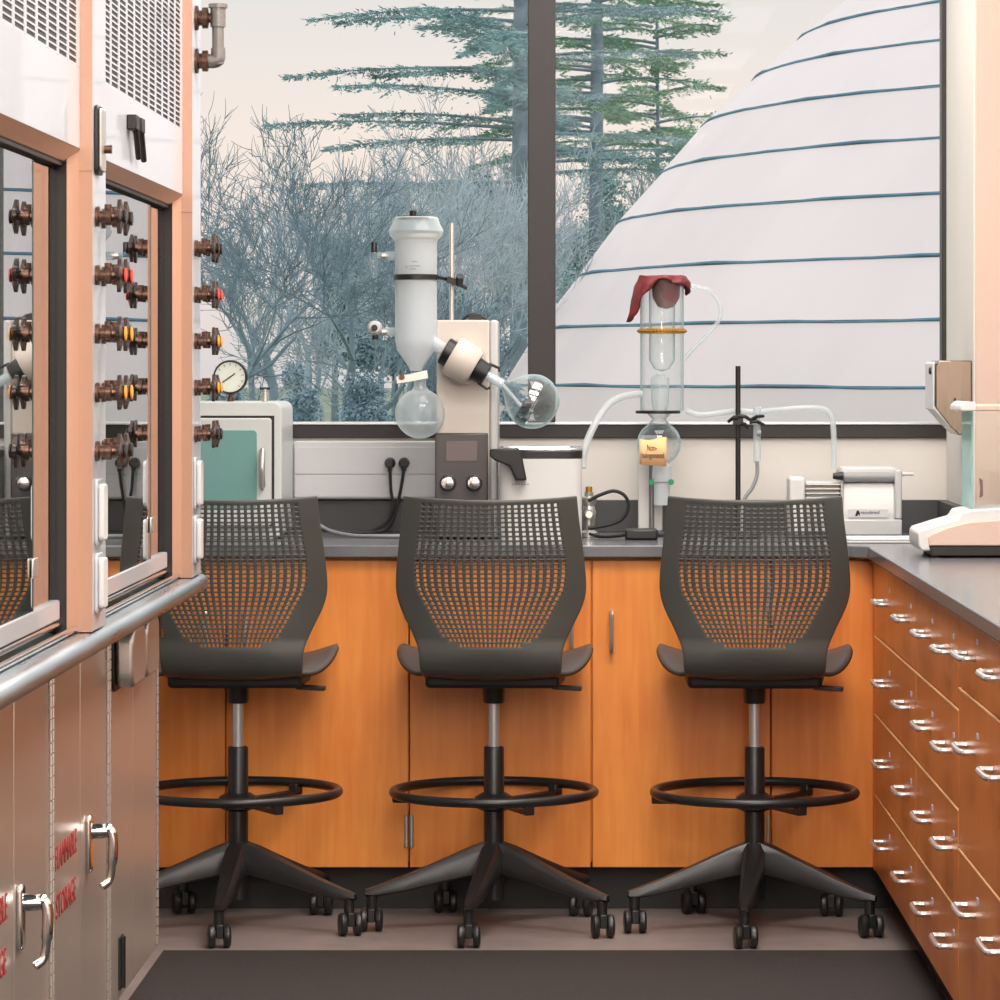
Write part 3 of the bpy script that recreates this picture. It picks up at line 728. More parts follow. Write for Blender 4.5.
# pressure gauge
Yg = 9.6; gx, gz = X(230.5, Yg), Z(377, Yg)
gg = thing('pressure_gauge', (gx, Yg, zo1), 'round pressure gauge with pale dial standing on the vacuum oven', 'gauge')
build('case', MB().lathe([(0.040, 0.02), (0.044, 0.016), (0.044, -0.012), (0.041, -0.016), (0.039, -0.013), (0.039, -0.010)], (gx, Yg, gz), (0, 1, 0), 36, True, False), M_TRACK, gg)
build('dial', MB().lathe([(0.0395, 0), (0.0395, 0.002)], (gx, Yg - 0.012, gz), (0, 1, 0), 36), M_DIAL, gg)
nd = Vector((0.7, 0, 0.5)).normalized()
build('needle', MB().obox(Vector((gx, Yg - 0.014, gz)) - nd * 0.008, nd * 0.024, Vector((-nd.z, 0, nd.x)) * 0.0014, (0, 0.0006, 0)), M_BLACK, gg)
tk = MB()
for k in range(11):
    a = math.radians(-45 + 27 * k); d = Vector((math.cos(a), 0, math.sin(a)))
    tk.obox(Vector((gx, Yg - 0.0135, gz)) + d * 0.033, d * 0.003, Vector((-d.z, 0, d.x)) * 0.0006, (0, 0.0004, 0))
tag(build('tick_marks', tk, M_INK, gg), kind='stuff')
build('stem', MB().lathe([(0.009, 0), (0.009, 0.012), (0.006, 0.013), (0.006, gz - zo1 - 0.042)], (gx, Yg, zo1 + 0.0005), n=14), M_BRASS, gg)
# bleed valve on the oven
bx = X(265, Yg); bv = thing('bleed_valve', (bx, Yg, zo1), 'small silver tap valve standing on the vacuum oven roof', 'valve')
build('stem', MB().lathe([(0.009, 0), (0.009, 0.022), (0.006, 0.024), (0.006, 0.032)], (bx, Yg, zo1 + 0.0005), n=14), M_NICKEL, bv)
build('handle', MB().tube([(bx - 0.013, Yg, zo1 + 0.034), (bx + 0.013, Yg, zo1 + 0.034)], 0.0035, 10), M_BLACK, bv)

# outlet raceway on the wall with two plugs
Yr = YB - 0.001; rc = thing('outlet_raceway', (-0.56, Yr, 1.0), 'pale grey wall raceway with two outlets under the window', 'raceway')
rx0, rx1 = X(293, 9.9), X(436, 9.9) + 0.1
build('housing', MB().prism(rr_xz(rx0, rx1, Z(499, 9.9), Z(441, 9.9), 0.01), 'y', 9.90, Yr), M_PALEBLUE, rc, 0.004)
box('cover_strip', M_PALEBLUE, rc, rx0 + 0.004, rx1 - 0.004, 9.897, 9.8995, Z(474, 9.9), Z(447, 9.9), 0.001)
box('lower_strip', M_PALEBLUE, rc, rx0 + 0.004, rx1 - 0.004, 9.897, 9.8995, Z(497, 9.9), Z(475, 9.9), 0.001)
for i, (px, pts, lab) in enumerate(((390, [(391, 468), (391, 490), (393, 508), (385, 524), (366, 532), (345, 534), (322, 529)], 'black power cord plugged into the outlet nearer the oven'),
                          (404, [(404, 468), (401, 488), (397, 506), (392, 522), (384, 531), (372, 534), (350, 536)], 'black power cord plugged into the outlet nearer the evaporator'))):
    x = X(px, 9.89); z = Z(463, 9.89)
    c = thing('power_cable', (x, 9.88, z), lab, 'cord', 'black cords at the raceway')
    build('plug', MB().lathe([(0.015, 0), (0.014, 0.02), (0.009, 0.03)], (x, 9.8965, z), (0, -1, 0), 14).tube([(x, 9.875, z), (x + 0.001, 9.868, z - 0.02)], 0.006, 8), M_BLACK, c)
    q = [Vector((x + 0.001, 9.868, z - 0.016))]
    for k, (a, b) in enumerate(pts[1:]):
        y = 9.86 - 0.012 * k; p = at(a, b, y); p.z = max(p.z, ZC + 0.0045); q.append(p)
    build('cable', MB().tube(catmull(q, 6), 0.0042, 8), M_BLACK, c)
hs = MB().tube(catmull([(X(315, 9.72), 9.72, ZC + 0.035), (X(330, 9.66), 9.66, ZC + 0.015), (X(352, 9.6), 9.6, ZC + 0.0055), (X(380, 9.56), 9.56, ZC + 0.0055), (X(420, 9.56), 9.56, ZC + 0.0055)], 8), 0.0048, 8)
tag(build('rubber_hose', hs, M_GHOSE), 'thin grey hose lying on the worktop between oven and evaporator', 'hose')

# rotary evaporator
Yt = 9.54; re = thing('rotary_evaporator', (-0.28, 9.64, ZC), 'cream rotary evaporator with glass condenser and dark control panel', 'evaporator')
tx0, tx1, tz1 = X(436.5, Yt), X(498, Yt), Z(320, Yt)
box('tower', M_CREAM, re, tx0, tx1 - 0.022, Yt, Yt + 0.2, ZC, tz1, 0.004)
box('tower_side', M_GREY, re, tx1 - 0.0215, tx1, Yt + 0.004, Yt + 0.2, ZC, tz1, 0.006)
cpn = box('control_panel', M_PANEL, re, X(435, 9.5), X(488, 9.5), 9.5, Yt - 0.0005, ZC + 0.005, Z(433, 9.5), 0.004)
box('screen', M_SCREEN, cpn, X(446, 9.5), X(477, 9.5), 9.4985, 9.5, Z(461, 9.5), Z(441, 9.5), 0.0005)
for px in (448, 474):
    kx, kz = X(px, 9.5), Z(483, 9.5)
    build('dial_ring', MB().lathe([(0.0215, 0), (0.0215, 0.003), (0.019, 0.004)], (kx, 9.5, kz), (0, -1, 0), 26), M_BLACK, cpn)
    build('knob', MB().lathe([(0.0175, 0.002), (0.0175, 0.02), (0.015, 0.024), (0.006, 0.025)], (kx, 9.498, kz), (0, -1, 0), 26), M_CHROME, cpn)
cb = MB().tube(catmull([(X(462, 9.62), 9.62, tz1), (X(468, 9.62), 9.62, tz1 + 0.012), (X(476, 9.62), 9.62, tz1 + 0.016), (X(487, 9.62), 9.62, tz1 + 0.003)], 5), 0.004, 8)
cb.obox((X(475, 9.62), 9.62, tz1 + 0.008), (0.016, 0, 0), (0, 0.012, 0), (0, 0, 0.008))
build('top_connector', cb, M_BLACK, re)
Yk = 9.52; cx = X(416, Yk)
zz = lambda py: Z(py, Yk)
def rpx(p): return p * Yk / F
build('condenser_jacket', MB().lathe([(rpx(6), zz(371)), (rpx(8), zz(366)), (rpx(19), zz(350)), (rpx(21), zz(338)), (rpx(21), zz(243)), (rpx(22), zz(239))], (cx, Yk, 0), n=40, capb=False, capt=False), M_FROST, re)
coil = MB(); cp = []
for k in range(0, 15 * 14):
    a = 2 * PI * k / 14; cp.append((cx + rpx(14) * math.cos(a), Yk + rpx(14) * math.sin(a), zz(345) + (zz(250) - zz(345)) * k / (15 * 14)))
build('cooling_coil', coil.tube(cp, rpx(1.6), 6), M_FROST, re)
build('condenser_collar', MB().lathe([(rpx(21), zz(241)), (rpx(26), zz(236)), (rpx(27.5), zz(231)), (rpx(24), zz(224)), (rpx(22), zz(218)), (rpx(20), zz(217))], (cx, Yk, 0), n=40, capb=False), M_FLASK, re)
build('collar_seal', MB().lathe([(rpx(21.4), zz(238)), (rpx(21.4), zz(234))], (cx, Yk, 0), n=40), M_CREAM, re)
cpx = MB().lathe([(rpx(16), zz(219.5)), (rpx(16), zz(216.5)), (rpx(3.5), zz(216)), (rpx(3.6), zz(211)), (rpx(2), zz(210))], (cx - rpx(3), Yk, 0), n=26)
build('condenser_cap', cpx, M_BLACK, re)
build('clamp_ring', MB().lathe([(rpx(21.6), zz(280)), (rpx(22.3), zz(279.5)), (rpx(22.3), zz(275)), (rpx(21.6), zz(274.5))], (cx, Yk, 0), n=40), M_BLACK, re)
rdx = X(451, Yk + 0.02)
build('support_rod', MB().tube([(rdx, Yk + 0.075, tz1 - 0.06), (rdx, Yk + 0.075, zz(222))], 0.0062, 12), M_NICKEL, re)
ca_ = MB().tube([at(437, 277, Yk), at(446, 279, Yk + 0.05), at(467, 288, Yk + 0.06)], 0.0055, 8)
ca_.cyl(at(459, 284, Yk + 0.05), at(460, 276, Yk + 0.03), 0.010, 12).obox(at(452, 281, Yk + 0.06), (0.012, 0, -0.004), (0, 0.02, 0), (0.002, 0, 0.008))
build('clamp_arm', ca_, M_BLACK, re)
# name print on the condenser
pr = MB()
for a, b, c in ((409, 421, 266.5), (411, 417, 269.5), (413, 418, 262)):
    pr.obox(((X(a, Yk) + X(b, Yk)) / 2, Yk - rpx(20.9), zz(c)), (rpx((b - a) / 2), 0, 0), (0, 0.0004, 0), (0, 0, rpx(0.45)))
pr.obox((X(407.5, Yk), Yk - rpx(19.6), zz(267)), (rpx(0.8), 0, rpx(0.6)), (0, 0.0004, 0), (-rpx(0.5), 0, rpx(1)))
tag(build('print_marks', pr, M_GHOSE, re), kind='stuff')
for (px, py), tip in (((378, 255), 'v'), ((380, 331), 'h')):
    sc_ = MB().tube([at(396, py + 1, Yk), at(386, py + 1, Yk)], rpx(4.5), 14).tube([at(387, py + 1, Yk), at(378, py, Yk)], rpx(2.6), 12)
    sck = build('stopcock', sc_, M_FLASK, re)
    build('joint_clip', MB().tube([at(388, py + 1, Yk), at(382, py + 1, Yk)], rpx(3.4), 12), M_NICKEL, sck)
    if tip == 'v':
        build('valve_body', MB().lathe([(rpx(2.5), zz(278)), (rpx(3), zz(268)), (rpx(4), zz(262)), (rpx(3.5), zz(252))], (X(374, Yk), Yk, 0), n=14), M_LAB, sck)
        build('valve_cap', MB().lathe([(rpx(3.2), zz(252.5)), (rpx(3.2), zz(243)), (rpx(2.5), zz(242))], (X(374, Yk), Yk, 0), n=14), M_BLACK, sck)
    else:
        build('valve_body', MB().lathe([(rpx(7), 0), (rpx(7.5), rpx(3)), (rpx(5), rpx(8))], at(375, 328, Yk), (0, -1, 0), 18), M_WHITE, sck)
        build('valve_cap', MB().lathe([(rpx(3.2), 0), (rpx(3.2), rpx(5))], at(375, 328, Yk) - Vector((0, rpx(8), 0)), (0, -1, 0), 14).lathe([(rpx(3), 0), (rpx(3), rpx(5))], at(375, 334.5, Yk), (0, 0, -1), 12), M_BLACK, sck)
fl = build('receiving_flask', MB().lathe([(1e-5, zz(438.5))] + [(rpx(25) * math.sin(a), zz(413.5) - rpx(25) * math.cos(a)) for a in [PI * k / 18 for k in range(1, 17)]] + [(rpx(6), zz(386)), (rpx(6), zz(372))], (X(420, Yk), Yk, 0), n=40, capb=False, capt=False), M_FLASK, re)
jc = MB().obox(at(412, 377.5, Yk - 0.02), (rpx(16), 0, rpx(3)), (0, 0.004, 0), (-rpx(0.7), 0, rpx(4.2)))
jk = build('joint_clamp', jc, M_NICKEL, fl, 0.002)
build('clamp_screw', MB().lathe([(rpx(2.8), 0), (rpx(2.8), 0.012)], at(402, 377, Yk - 0.024), (0, -1, 0), 12), M_BRASS, jk)
# tilted drive, coupling and evaporating flask
ad = Vector((0.865, 0, -0.50)); A0 = at(447, 352, Yk - 0.03)
Yd = Yk - 0.03
def along(p): return A0 + ad * rpx(p)
build('vapour_neck', MB().tube([at(432, 341, Yd + 0.02), along(0)], rpx(6), 16), M_FROST, re)
build('drive_collar', MB().tube([along(-4), along(-3), along(4.5), along(5.5)], [rpx(12.5), rpx(14), rpx(14), rpx(13)], 28), M_BLACK, re)
build('drive_body', MB().tube([along(5), along(8), along(28), along(32)], [rpx(19), rpx(21), rpx(20), rpx(17)], 36), M_CREAM, re)
build('drive_mount', MB().lathe([(rpx(23), 0), (rpx(23), Yt - Yd - 0.001 - 0.02), (rpx(21), Yt - Yd - 0.001)], (along(19).x, Yd + 0.02, along(19).z), (0, 1, 0), 32), M_CREAM, re)
cpl = build('flask_coupling', MB().tube([along(31), along(33), along(45), along(46)], [rpx(9), rpx(12), rpx(11), rpx(9)], 24), M_BLACK, re)
pn = Vector((0.5, 0, 0.865))
for s in (-1, 1): build('release_fork', MB().tube([along(42) + pn * rpx(11) * s, along(53) + pn * rpx(12) * s, along(55) + pn * rpx(9) * s], rpx(1.4), 8), M_BLACK, cpl)
fp = [(rpx(5), rpx(46)), (rpx(5), rpx(62)), (rpx(5.5), rpx(66)), (rpx(11), rpx(72)), (rpx(20), rpx(80)), (rpx(26), rpx(90)), (rpx(27.5), rpx(98)), (rpx(26), rpx(107)), (rpx(20), rpx(117)), (rpx(11), rpx(123)), (1e-5, rpx(125))]
ef = build('evaporating_flask', MB().lathe([tuple(v) for v in [(p.x, p.y) for p in catmull([(a, b, 0) for a, b in fp], 4)]], A0, ad, 40, False, False), M_LAB, re)
build('neck_sleeve', MB().tube([along(47), along(64)], rpx(4.2), 16), M_FROST, ef)
build('vapour_tube', MB().tube([along(64), along(92) + pn * rpx(-10)], rpx(1.7), 10), M_FROST, ef)
build('residue', MB().lathe([(rpx(24.8), 0), (rpx(25.8), rpx(7)), (rpx(25.5), rpx(12))], along(91), ad, 36, False, False), glass('smoky_glass', (0.45, 0.48, 0.50), 0.2, 0.5, 3), ef)
# heating bath
Yh = 9.40; hb_ = thing('heating_bath', (-0.09, Yh + 0.12, ZC), 'white water bath with chrome rim and black spout handle beside the evaporator', 'bath')
bx0, bx1 = X(499, Yh), X(582, Yh); bz1 = Z(449, Yh)
build('body', MB().prism(rounded_rect(bx0, bx1, Yh, Yh + 0.22, 0.035), 'z', ZC, bz1 - 0.024), M_WHITE, hb_, 0.003)
build('band', MB().prism(rounded_rect(bx0 - 0.001, bx1 + 0.001, Yh - 0.001, Yh + 0.221, 0.036), 'z', bz1 - 0.0235, bz1 - 0.006), M_BLACK, hb_)
rim = MB(); loop = rounded_rect(bx0 + 0.002, bx1 - 0.002, Yh + 0.002, Yh + 0.218, 0.034, 8)
rim.tube([(a, b, bz1 - 0.002) for a, b in loop], 0.0055, 10, closed=True)
build('rim', rim, M_CHROME, hb_)
build('spout_handle', MB().prism([(X(490, Yh), Z(449, Yh)), (X(519, Yh), Z(448, Yh)), (X(522, Yh), Z(455, Yh)), (X(527, Yh), Z(480, Yh)), (X(516, Yh), Z(480, Yh)), (X(510, Yh), Z(466, Yh)), (X(495, Yh), Z(460, Yh)), (X(490, Yh), Z(456, Yh))], 'y', Yh - 0.045, Yh - 0.002), M_BLACK, hb_, 0.004)
mk = MB()
for k in range(6): mk.box(X(512 + 3 * k, Yh), X(513.8 + 3 * k, Yh), Yh - 0.001, Yh, Z(485, Yh), Z(483.6, Yh))
tag(build('print_marks', mk, M_GHOSE, hb_), kind='stuff')
# hose from bath to cold trap
hp = catmull([at(583, 468, 9.47), at(584, 452, 9.48), at(592, 430, 9.52), at(606, 407, 9.58), at(622, 397, 9.62), at(641, 394, 9.66)], 8)
tag(build('clear_hose', MB().tube(hp, 0.0095, 12), M_HOSE), 'thick clear hose arching from the water bath to the cold trap', 'hose')
# metal valve fitting with black cable loop
Yv = 9.62; vx = X(589, Yv)
vf = thing('vacuum_valve', (vx, Yv, ZC), 'small silver vacuum valve standing beside the water bath', 'valve')
vz = lambda py: Z(py, Yv)
build('body', MB().lathe([(0.024, ZC), (0.024, ZC + 0.012), (0.014, ZC + 0.018), (0.016, vz(520)), (0.019, vz(512)), (0.014, vz(506)), (0.021, vz(502)), (0.021, vz(498)), (0.011, vz(496)), (0.012, vz(492))], (vx, Yv, 0), n=20), M_NICKEL, vf)
build('port', MB().lathe([(0.013, 0), (0.013, 0.02), (0.009, 0.026)], (vx, Yv - 0.012, vz(514)), (0, -1, 0), 16), M_CHROME, vf)
build('top_screw', MB().lathe([(0.009, 0), (0.009, 0.014)], (vx, Yv, vz(492)), n=12), M_BEAD, vf)
lc = catmull([at(588, 501, Yv - 0.03), at(600, 495, Yv - 0.03), at(614, 491, Yv - 0.03), at(625, 496, Yv - 0.03), at(628.5, 507, Yv - 0.03), at(622, 519, Yv - 0.03), at(608, 525, Yv - 0.03), at(588, 528.5, Yv - 0.03)], 8)
tag(build('cable_loop', MB().tube(lc, 0.0046, 8), M_RUBBER), 'black cable bent in a loop at the silver vacuum valve', 'cable')
pa_ = thing('power_adapter', (X(640, 9.5), 9.5, ZC), 'flat black power adapter lying on the worktop before the cold trap', 'adapter')
box('case', M_BLACK, pa_, X(625, 9.45), X(658, 9.45), 9.45, 9.52, ZC, ZC + 0.028, 0.006)
build('lead', MB().tube(catmull([(X(625, 9.48), 9.48, ZC + 0.012), (X(610, 9.5), 9.5, ZC + 0.006), (X(597, 9.54), 9.54, ZC + 0.006), (X(590, 9.575), 9.575, ZC + 0.01)], 6), 0.004, 8), M_BLACK, pa_)

# cold trap
Yq = 9.7; ct = thing('cold_trap', (X(658, Yq), Yq, ZC), 'tall glass cold trap capped with red rubber on a white stand', 'cold trap')
q = lambda py: Z(py, Yq)
def rq(p): return p * Yq / F
tx = X(662, Yq)
box('stand_plate', M_WHITE, ct, X(638.5, Yq), X(663, Yq), Yq + 0.06, Yq + 0.09, ZC, q(436), 0.003)
box('foot', M_BLACK, ct, X(636, Yq), X(684, Yq), Yq - 0.05, Yq + 0.1, ZC, ZC + 0.012, 0.003)
build('rod', MB().tube([(X(652, Yq), Yq + 0.045, ZC + 0.01), (X(652, Yq), Yq + 0.045, q(440))], rq(2.6), 12), mat('grey_rod', (140, 134, 134), 0.35, 0.5), ct)
build('cylinder', MB().lathe([(rq(21.5), q(411)), (rq(21.8), q(405)), (rq(21.8), q(283)), (rq(22.3), q(279))], (tx, Yq, 0), n=40, capb=False, capt=False), M_LAB, ct)
build('inner_finger', MB().lathe([(1e-5, q(372)), (rq(8), q(369)), (rq(13), q(360)), (rq(13), q(282))], (tx, Yq, 0), n=32, capb=False, capt=False), M_LAB, ct)
build('inner_tube', MB().lathe([(rq(7), q(411)), (rq(9), q(400)), (rq(9), q(378)), (rq(4), q(374))], (tx - rq(2), Yq, 0), n=24, capb=False), M_FLASK, ct)
band = build('band', MB().lathe([(rq(22), q(333.5)), (rq(23.5), q(333)), (rq(23.5), q(329)), (rq(22), q(328.5))], (tx, Yq, 0), n=40), M_BEAD, ct)
bd = MB()
for k in range(46):
    a = 2 * PI * k / 46; bd.ball((tx + rq(23.5) * math.cos(a), Yq + rq(23.5) * math.sin(a), q(331)), rq(1.7), 8)
tag(build('beads', bd, M_BEAD, band), kind='stuff')
# red rubber cap draped over the rim
vs, fs = [], []; n = 48
for j in range(11):
    s = j / 10
    for k in range(n):
        a = 2 * PI * k / n
        drop = 4 + 10 * max(0, math.cos(a - PI)) ** 1 + 34 * max(0, math.cos(a - PI * 1.06)) ** 6 + 12 * max(0, math.cos(a - 0.1)) ** 4 + 3 * math.sin(5 * a)
        wr_ = 1.2 * math.sin(9 * a + 3 * s) * s
        if s < 0.4: r = rq(23) * (s / 0.4); zz_ = q(277.5) + rq(1.5) * math.sin(5 * a) * s - (0 if s > 0.2 else rq(0))
        else:
            u = (s - 0.4) / 0.6; r = rq(23 + 4.5 * math.sin(u * PI * 0.6) + wr_ * 2 + 5 * max(0, math.cos(a - PI)) * u); zz_ = q(277.5 + drop * u)
        nz = noise.noise(Vector((3 * math.cos(a), 3 * math.sin(a), 4 * s)))
        r += rq(2.6) * nz * s; zz_ += rq(2.0) * nz * min(1, 2 * s) + rq(1.2) * (1 - s)
        vs.append((tx + max(r, 1e-5) * math.cos(a), Yq + max(r, 1e-5) * math.sin(a), zz_))
for j in range(10):
    for k in range(n): fs.append((j * n + k, j * n + (k + 1) % n, (j + 1) * n + (k + 1) % n, (j + 1) * n + k))
build('rubber_cap', MB().add(vs, fs), M_RED, ct, solid=0.003)
build('cap_plug', MB().lathe([(1e-5, q(309)), (rq(8), q(307)), (rq(13.5), q(298)), (rq(15), q(282))], (tx + rq(4), Yq, 0), n=28, capb=False), M_RED, ct)
build('seal_ring', MB().lathe([(rq(22), q(413.5)), (rq(22.5), q(413)), (rq(22.5), q(411)), (rq(22), q(410.5))], (tx - rq(4), Yq, 0), n=32), M_BLACK, ct)
tf = build('trap_flask', MB().lathe([(1e-5, q(465.5))] + [(rq(22) * math.sin(a), q(443.5) - rq(22) * math.cos(a)) for a in [PI * k / 18 for k in range(1, 16)]] + [(rq(7), q(419)), (rq(12), q(413.5))], (X(659, Yq), Yq, 0), n=40, capb=False, capt=False), M_LAB, ct)
build('lower_joint', MB().lathe([(rq(8), q(505)), (rq(8), q(482)), (rq(10), q(478)), (rq(9), q(466)), (rq(4), q(463))], (X(662, Yq), Yq, 0), n=24), M_FROST, ct)
for px in (651.5, 671):
    build('green_clip', MB().lathe([(rq(3), 0), (rq(3), 0.012)], at(px, 482, Yq - rq(10)), (0, -1, 0), 12), M_GREEN, ct)
build('clip_bar', MB().tube([at(651.5, 482, Yq - rq(8)), at(671, 482, Yq - rq(8))], rq(0.8), 8), M_GHOSE, ct)
sn = MB(); w0, w1 = 639.5, 666.5; nn = 8; Ys = Yq - rq(23.2); vs = []; fs = []
for j in range(2):
    for k in range(nn + 1):
        t_ = k / nn; vs.append(at(w0 + (w1 - w0) * t_, (438.5 + 1.5 * math.sin(t_ * 5)) if j == 0 else 464.5 + 2 * t_, Ys - 0.003 * math.sin(t_ * PI)))
for k in range(nn): fs.append((k, k + 1, nn + 2 + k, nn + 1 + k))
st = build('sticky_note', sn.add(vs, fs), M_NOTE, ct, solid=0.0008)
RY = Matrix(((1, 0, 0), (0, 0, -1), (0, 1, 0)))      # text facing the camera side (-Y)
text('writing', 'Non-', M_INK, st, at(652, 448, Ys - 0.0048), 0.024, RY, width=0.026)
text('writing', 'halogenated', M_INK, st, at(653, 455.5, Ys - 0.0048), 0.021, RY, width=0.058)
lp_ = catmull([at(687, 285, Yq), at(697, 287, Yq), at(711, 292, Yq), at(720, 305, Yq), at(719, 320, Yq), at(706, 336, Yq), at(693, 349, Yq), at(683, 360, Yq)], 8)
build('side_loop', MB().tube(lp_, rq(2.2), 10), M_FLASK, ct)

# retort stand
Ya = 9.62; rs_ = thing('retort_stand', (X(738, Ya), Ya, ZC), 'black retort rod with clamp standing between cold trap and vacuum pump', 'retort stand')
build('rod', MB().tube([(X(738, Ya), Ya, ZC + 0.01), (X(738, Ya), Ya, Z(366, Ya))], 0.0068, 14), M_TRACK, rs_)
box('base', M_BLACK, rs_, X(722, Ya), X(760, Ya), Ya - 0.07, Ya + 0.07, ZC, ZC + 0.012, 0.003)
cl = MB().obox(at(738, 420, Ya), (0.013, 0, 0), (0, 0.016, 0), (0, 0, 0.012))
for a, b in (((738, 418), (728, 422)), ((738, 416), (752, 421)), ((750, 421), (764, 416)), ((750, 422), (764, 425)), ((742, 424), (748, 428))):
    cl.tube([at(*a, Ya - 0.012), at((a[0] + b[0]) / 2, (a[1] + b[1]) / 2 - 2, Ya - 0.018), at(*b, Ya - 0.012)], [0.006, 0.005, 0.004], 8)
build('clamp', cl, M_BLACK, rs_)
gt = build('gas_tube', MB().tube([at(757, 407, Ya), at(757, 411, Ya), at(757, 425, Ya), at(757, 462, Ya)], [0.012, 0.009, 0.009, 0.011], 14), M_FLASK, rs_)
build('stopper', MB().tube([at(757, 433, Ya - 0.01), at(761, 433, Ya - 0.01)], 0.008, 10), M_GHOSE, gt)
gh = catmull([at(757, 461, Ya), at(757, 475, Ya), at(752, 488, Ya), at(745, 498, Ya), at(742, 512, Ya), at(742, 534, Ya)], 8)
tag(build('rubber_hose', MB().tube(gh, 0.0052, 10), M_GHOSE), 'grey rubber hose hanging from the clamped glass tube', 'hose')
h1_ = catmull([at(686, 411, Ya), at(700, 415, Ya), at(720, 413, Ya), at(738, 411, Ya + 0.02), at(757, 412, Ya + 0.02), at(780, 410, Ya), at(805, 408, Ya), at(822, 409, Ya), at(830, 414, Ya), at(833, 424, Ya), at(834, 445, Ya), at(834, 468, Ya)], 8)
tag(build('vacuum_hose', MB().tube(h1_, 0.0075, 12), M_HOSE), 'clear vacuum hose running from cold trap over to the pump', 'hose')

# vacuum pump
Yu = 9.55; vp = thing('vacuum_pump', (X(850, Yu), Yu + 0.1, ZC), 'white and grey vacuum pump with ribbed motor on the back worktop', 'pump')
u = lambda py: Z(py, Yu)
prof = [(Yu + 0.02, u(531)), (Yu + 0.005, u(528)), (Yu, u(515)), (Yu, u(512)), (Yu + 0.012, u(490)), (Yu + 0.03, u(483)), (Yu + 0.16, u(483)), (Yu + 0.16, u(531))]
build('housing', MB().prism([(a, b) for a, b in prof], 'x', X(843, Yu), X(895, Yu)), M_WHITE, vp, 0.004)
box('base', M_GREY, vp, X(840, Yu), X(902, Yu), Yu - 0.005, Yu + 0.18, ZC + 0.008, u(519.5), 0.003)
box('side_plate', M_GREY, vp, X(895, Yu), X(902, Yu), Yu, Yu + 0.18, u(519), u(470), 0.004)
box('side_plate', M_GREY, vp, X(841, Yu), X(843, Yu), Yu, Yu + 0.18, u(519), u(470), 0.002)
build('handle_bar', MB().tube([(X(844, Yu), Yu + 0.02, u(477)), (X(895, Yu), Yu + 0.02, u(477))], 0.0115, 16), M_GHOSE, vp)
box('top_cover', M_WHITE, vp, X(843, Yu), X(897, Yu), Yu + 0.03, Yu + 0.17, u(482.5), u(468), 0.004)
box('label_plate', M_PALEBLUE, vp, X(848, Yu), X(888, Yu), Yu - 0.003, Yu, u(517.5), u(509), 0.0005)
text('lettering', 'vacuubrand', M_INK, vp, (X(870, Yu), Yu - 0.0032, u(512.5)), 0.013, RY, width=0.048)
lg = MB().prism([(X(855, Yu), u(516)), (X(856.5, Yu), u(511)), (X(858, Yu), u(509.8)), (X(860, Yu), u(513)), (X(859.5, Yu), u(516)), (X(858.2, Yu), u(514)), (X(857.2, Yu), u(516))], 'y', Yu - 0.0038, Yu - 0.003)
build('logo', lg, M_INK, vp)
mt = build('motor', MB().box(X(806, Yu), X(841, Yu), Yu + 0.03, Yu + 0.15, ZC + 0.012, u(482)), M_GREY, vp, 0.004)
for k in range(9):
    z = u(484) - k * 0.0115
    box('fin', M_NICKEL, mt, X(806, Yu), X(841, Yu), Yu + 0.015, Yu + 0.03, z - 0.003, z, 0)
build('motor_cap', MB().box(X(790, Yu), X(806, Yu), Yu + 0.02, Yu + 0.16, ZC + 0.008, u(477.5)), M_WHITE, vp, 0.008, segs=3)
build('inlet', MB().lathe([(rpx(4.5), 0), (rpx(4), 0.012), (rpx(3), 0.026)], at(843, 476, Yu + 0.0), (-1, 0, 0), 14), M_BLACK, vp)
build('outlet_nozzle', MB().lathe([(rpx(2.2), 0), (rpx(1.6), 0.012), (rpx(1.6), 0.03)], at(902, 474, Yu + 0.05), (1, 0, 0), 12), M_WHITE, vp)
for xx in (X(846, Yu), X(898, Yu)):
    build('foot', MB().lathe([(0.012, 0), (0.012, 0.009)], (xx, Yu + 0.03, ZC), n=12), M_RUBBER, vp)
tr = thing('white_tray', (X(885, 9.35), 9.35, ZC), 'shallow white tray lying on the worktop before the vacuum pump', 'tray')
build('base', MB().prism(rounded_rect(X(846, 9.3), X(925, 9.3), 9.28, 9.42, 0.012), 'z', ZC, ZC + 0.006), M_WHITE, tr, 0.002)
build('rim', MB().tube([(a, b, ZC + 0.009) for a, b in rounded_rect(X(847, 9.3), X(924, 9.3), 9.283, 9.417, 0.012)], 0.004, 8, closed=True), M_WHITE, tr)

# paper towel dispenser on the pier's reveal
dp = thing('towel_dispenser', (0.95, 9.4, 1.19), 'stainless steel paper towel dispenser on the window-side wall', 'dispenser')
dprof = [(0.905, 1.255), (0.905, 1.36), (0.915, 1.374), (0.9968, 1.374), (0.9968, 1.19), (0.965, 1.186), (0.94, 1.21)]
build('body', MB().prism(dprof, 'y', 9.29, 9.50), mat('dispenser_steel', (148, 132, 118), 0.26, 1.0, rvar=0.04, scale=30, stretch=(1, 1, 0.1)), dp, 0.003)
build('front_cover', MB().prism([(0.899, 1.25), (0.904, 1.25), (0.904, 1.372), (0.899, 1.366)], 'y', 9.295, 9.50), M_WHITE, dp, 0.002)
build('lock', MB().lathe([(0.009, 0), (0.009, 0.004), (0.006, 0.006)], (0.899, 9.34, 1.348), (-1, 0, 0), 14), M_BLACK, dp)
box('key_slot', M_BLACK, dp, X(953.8, 9.29), X(956, 9.29), 9.2885, 9.2905, Z(408, 9.29), Z(398, 9.29), 0)
build('towel_lip', MB().prism([(0.90, 1.254), (0.94, 1.209), (0.943, 1.212), (0.905, 1.257)], 'y', 9.292, 9.498), M_GREY, dp)

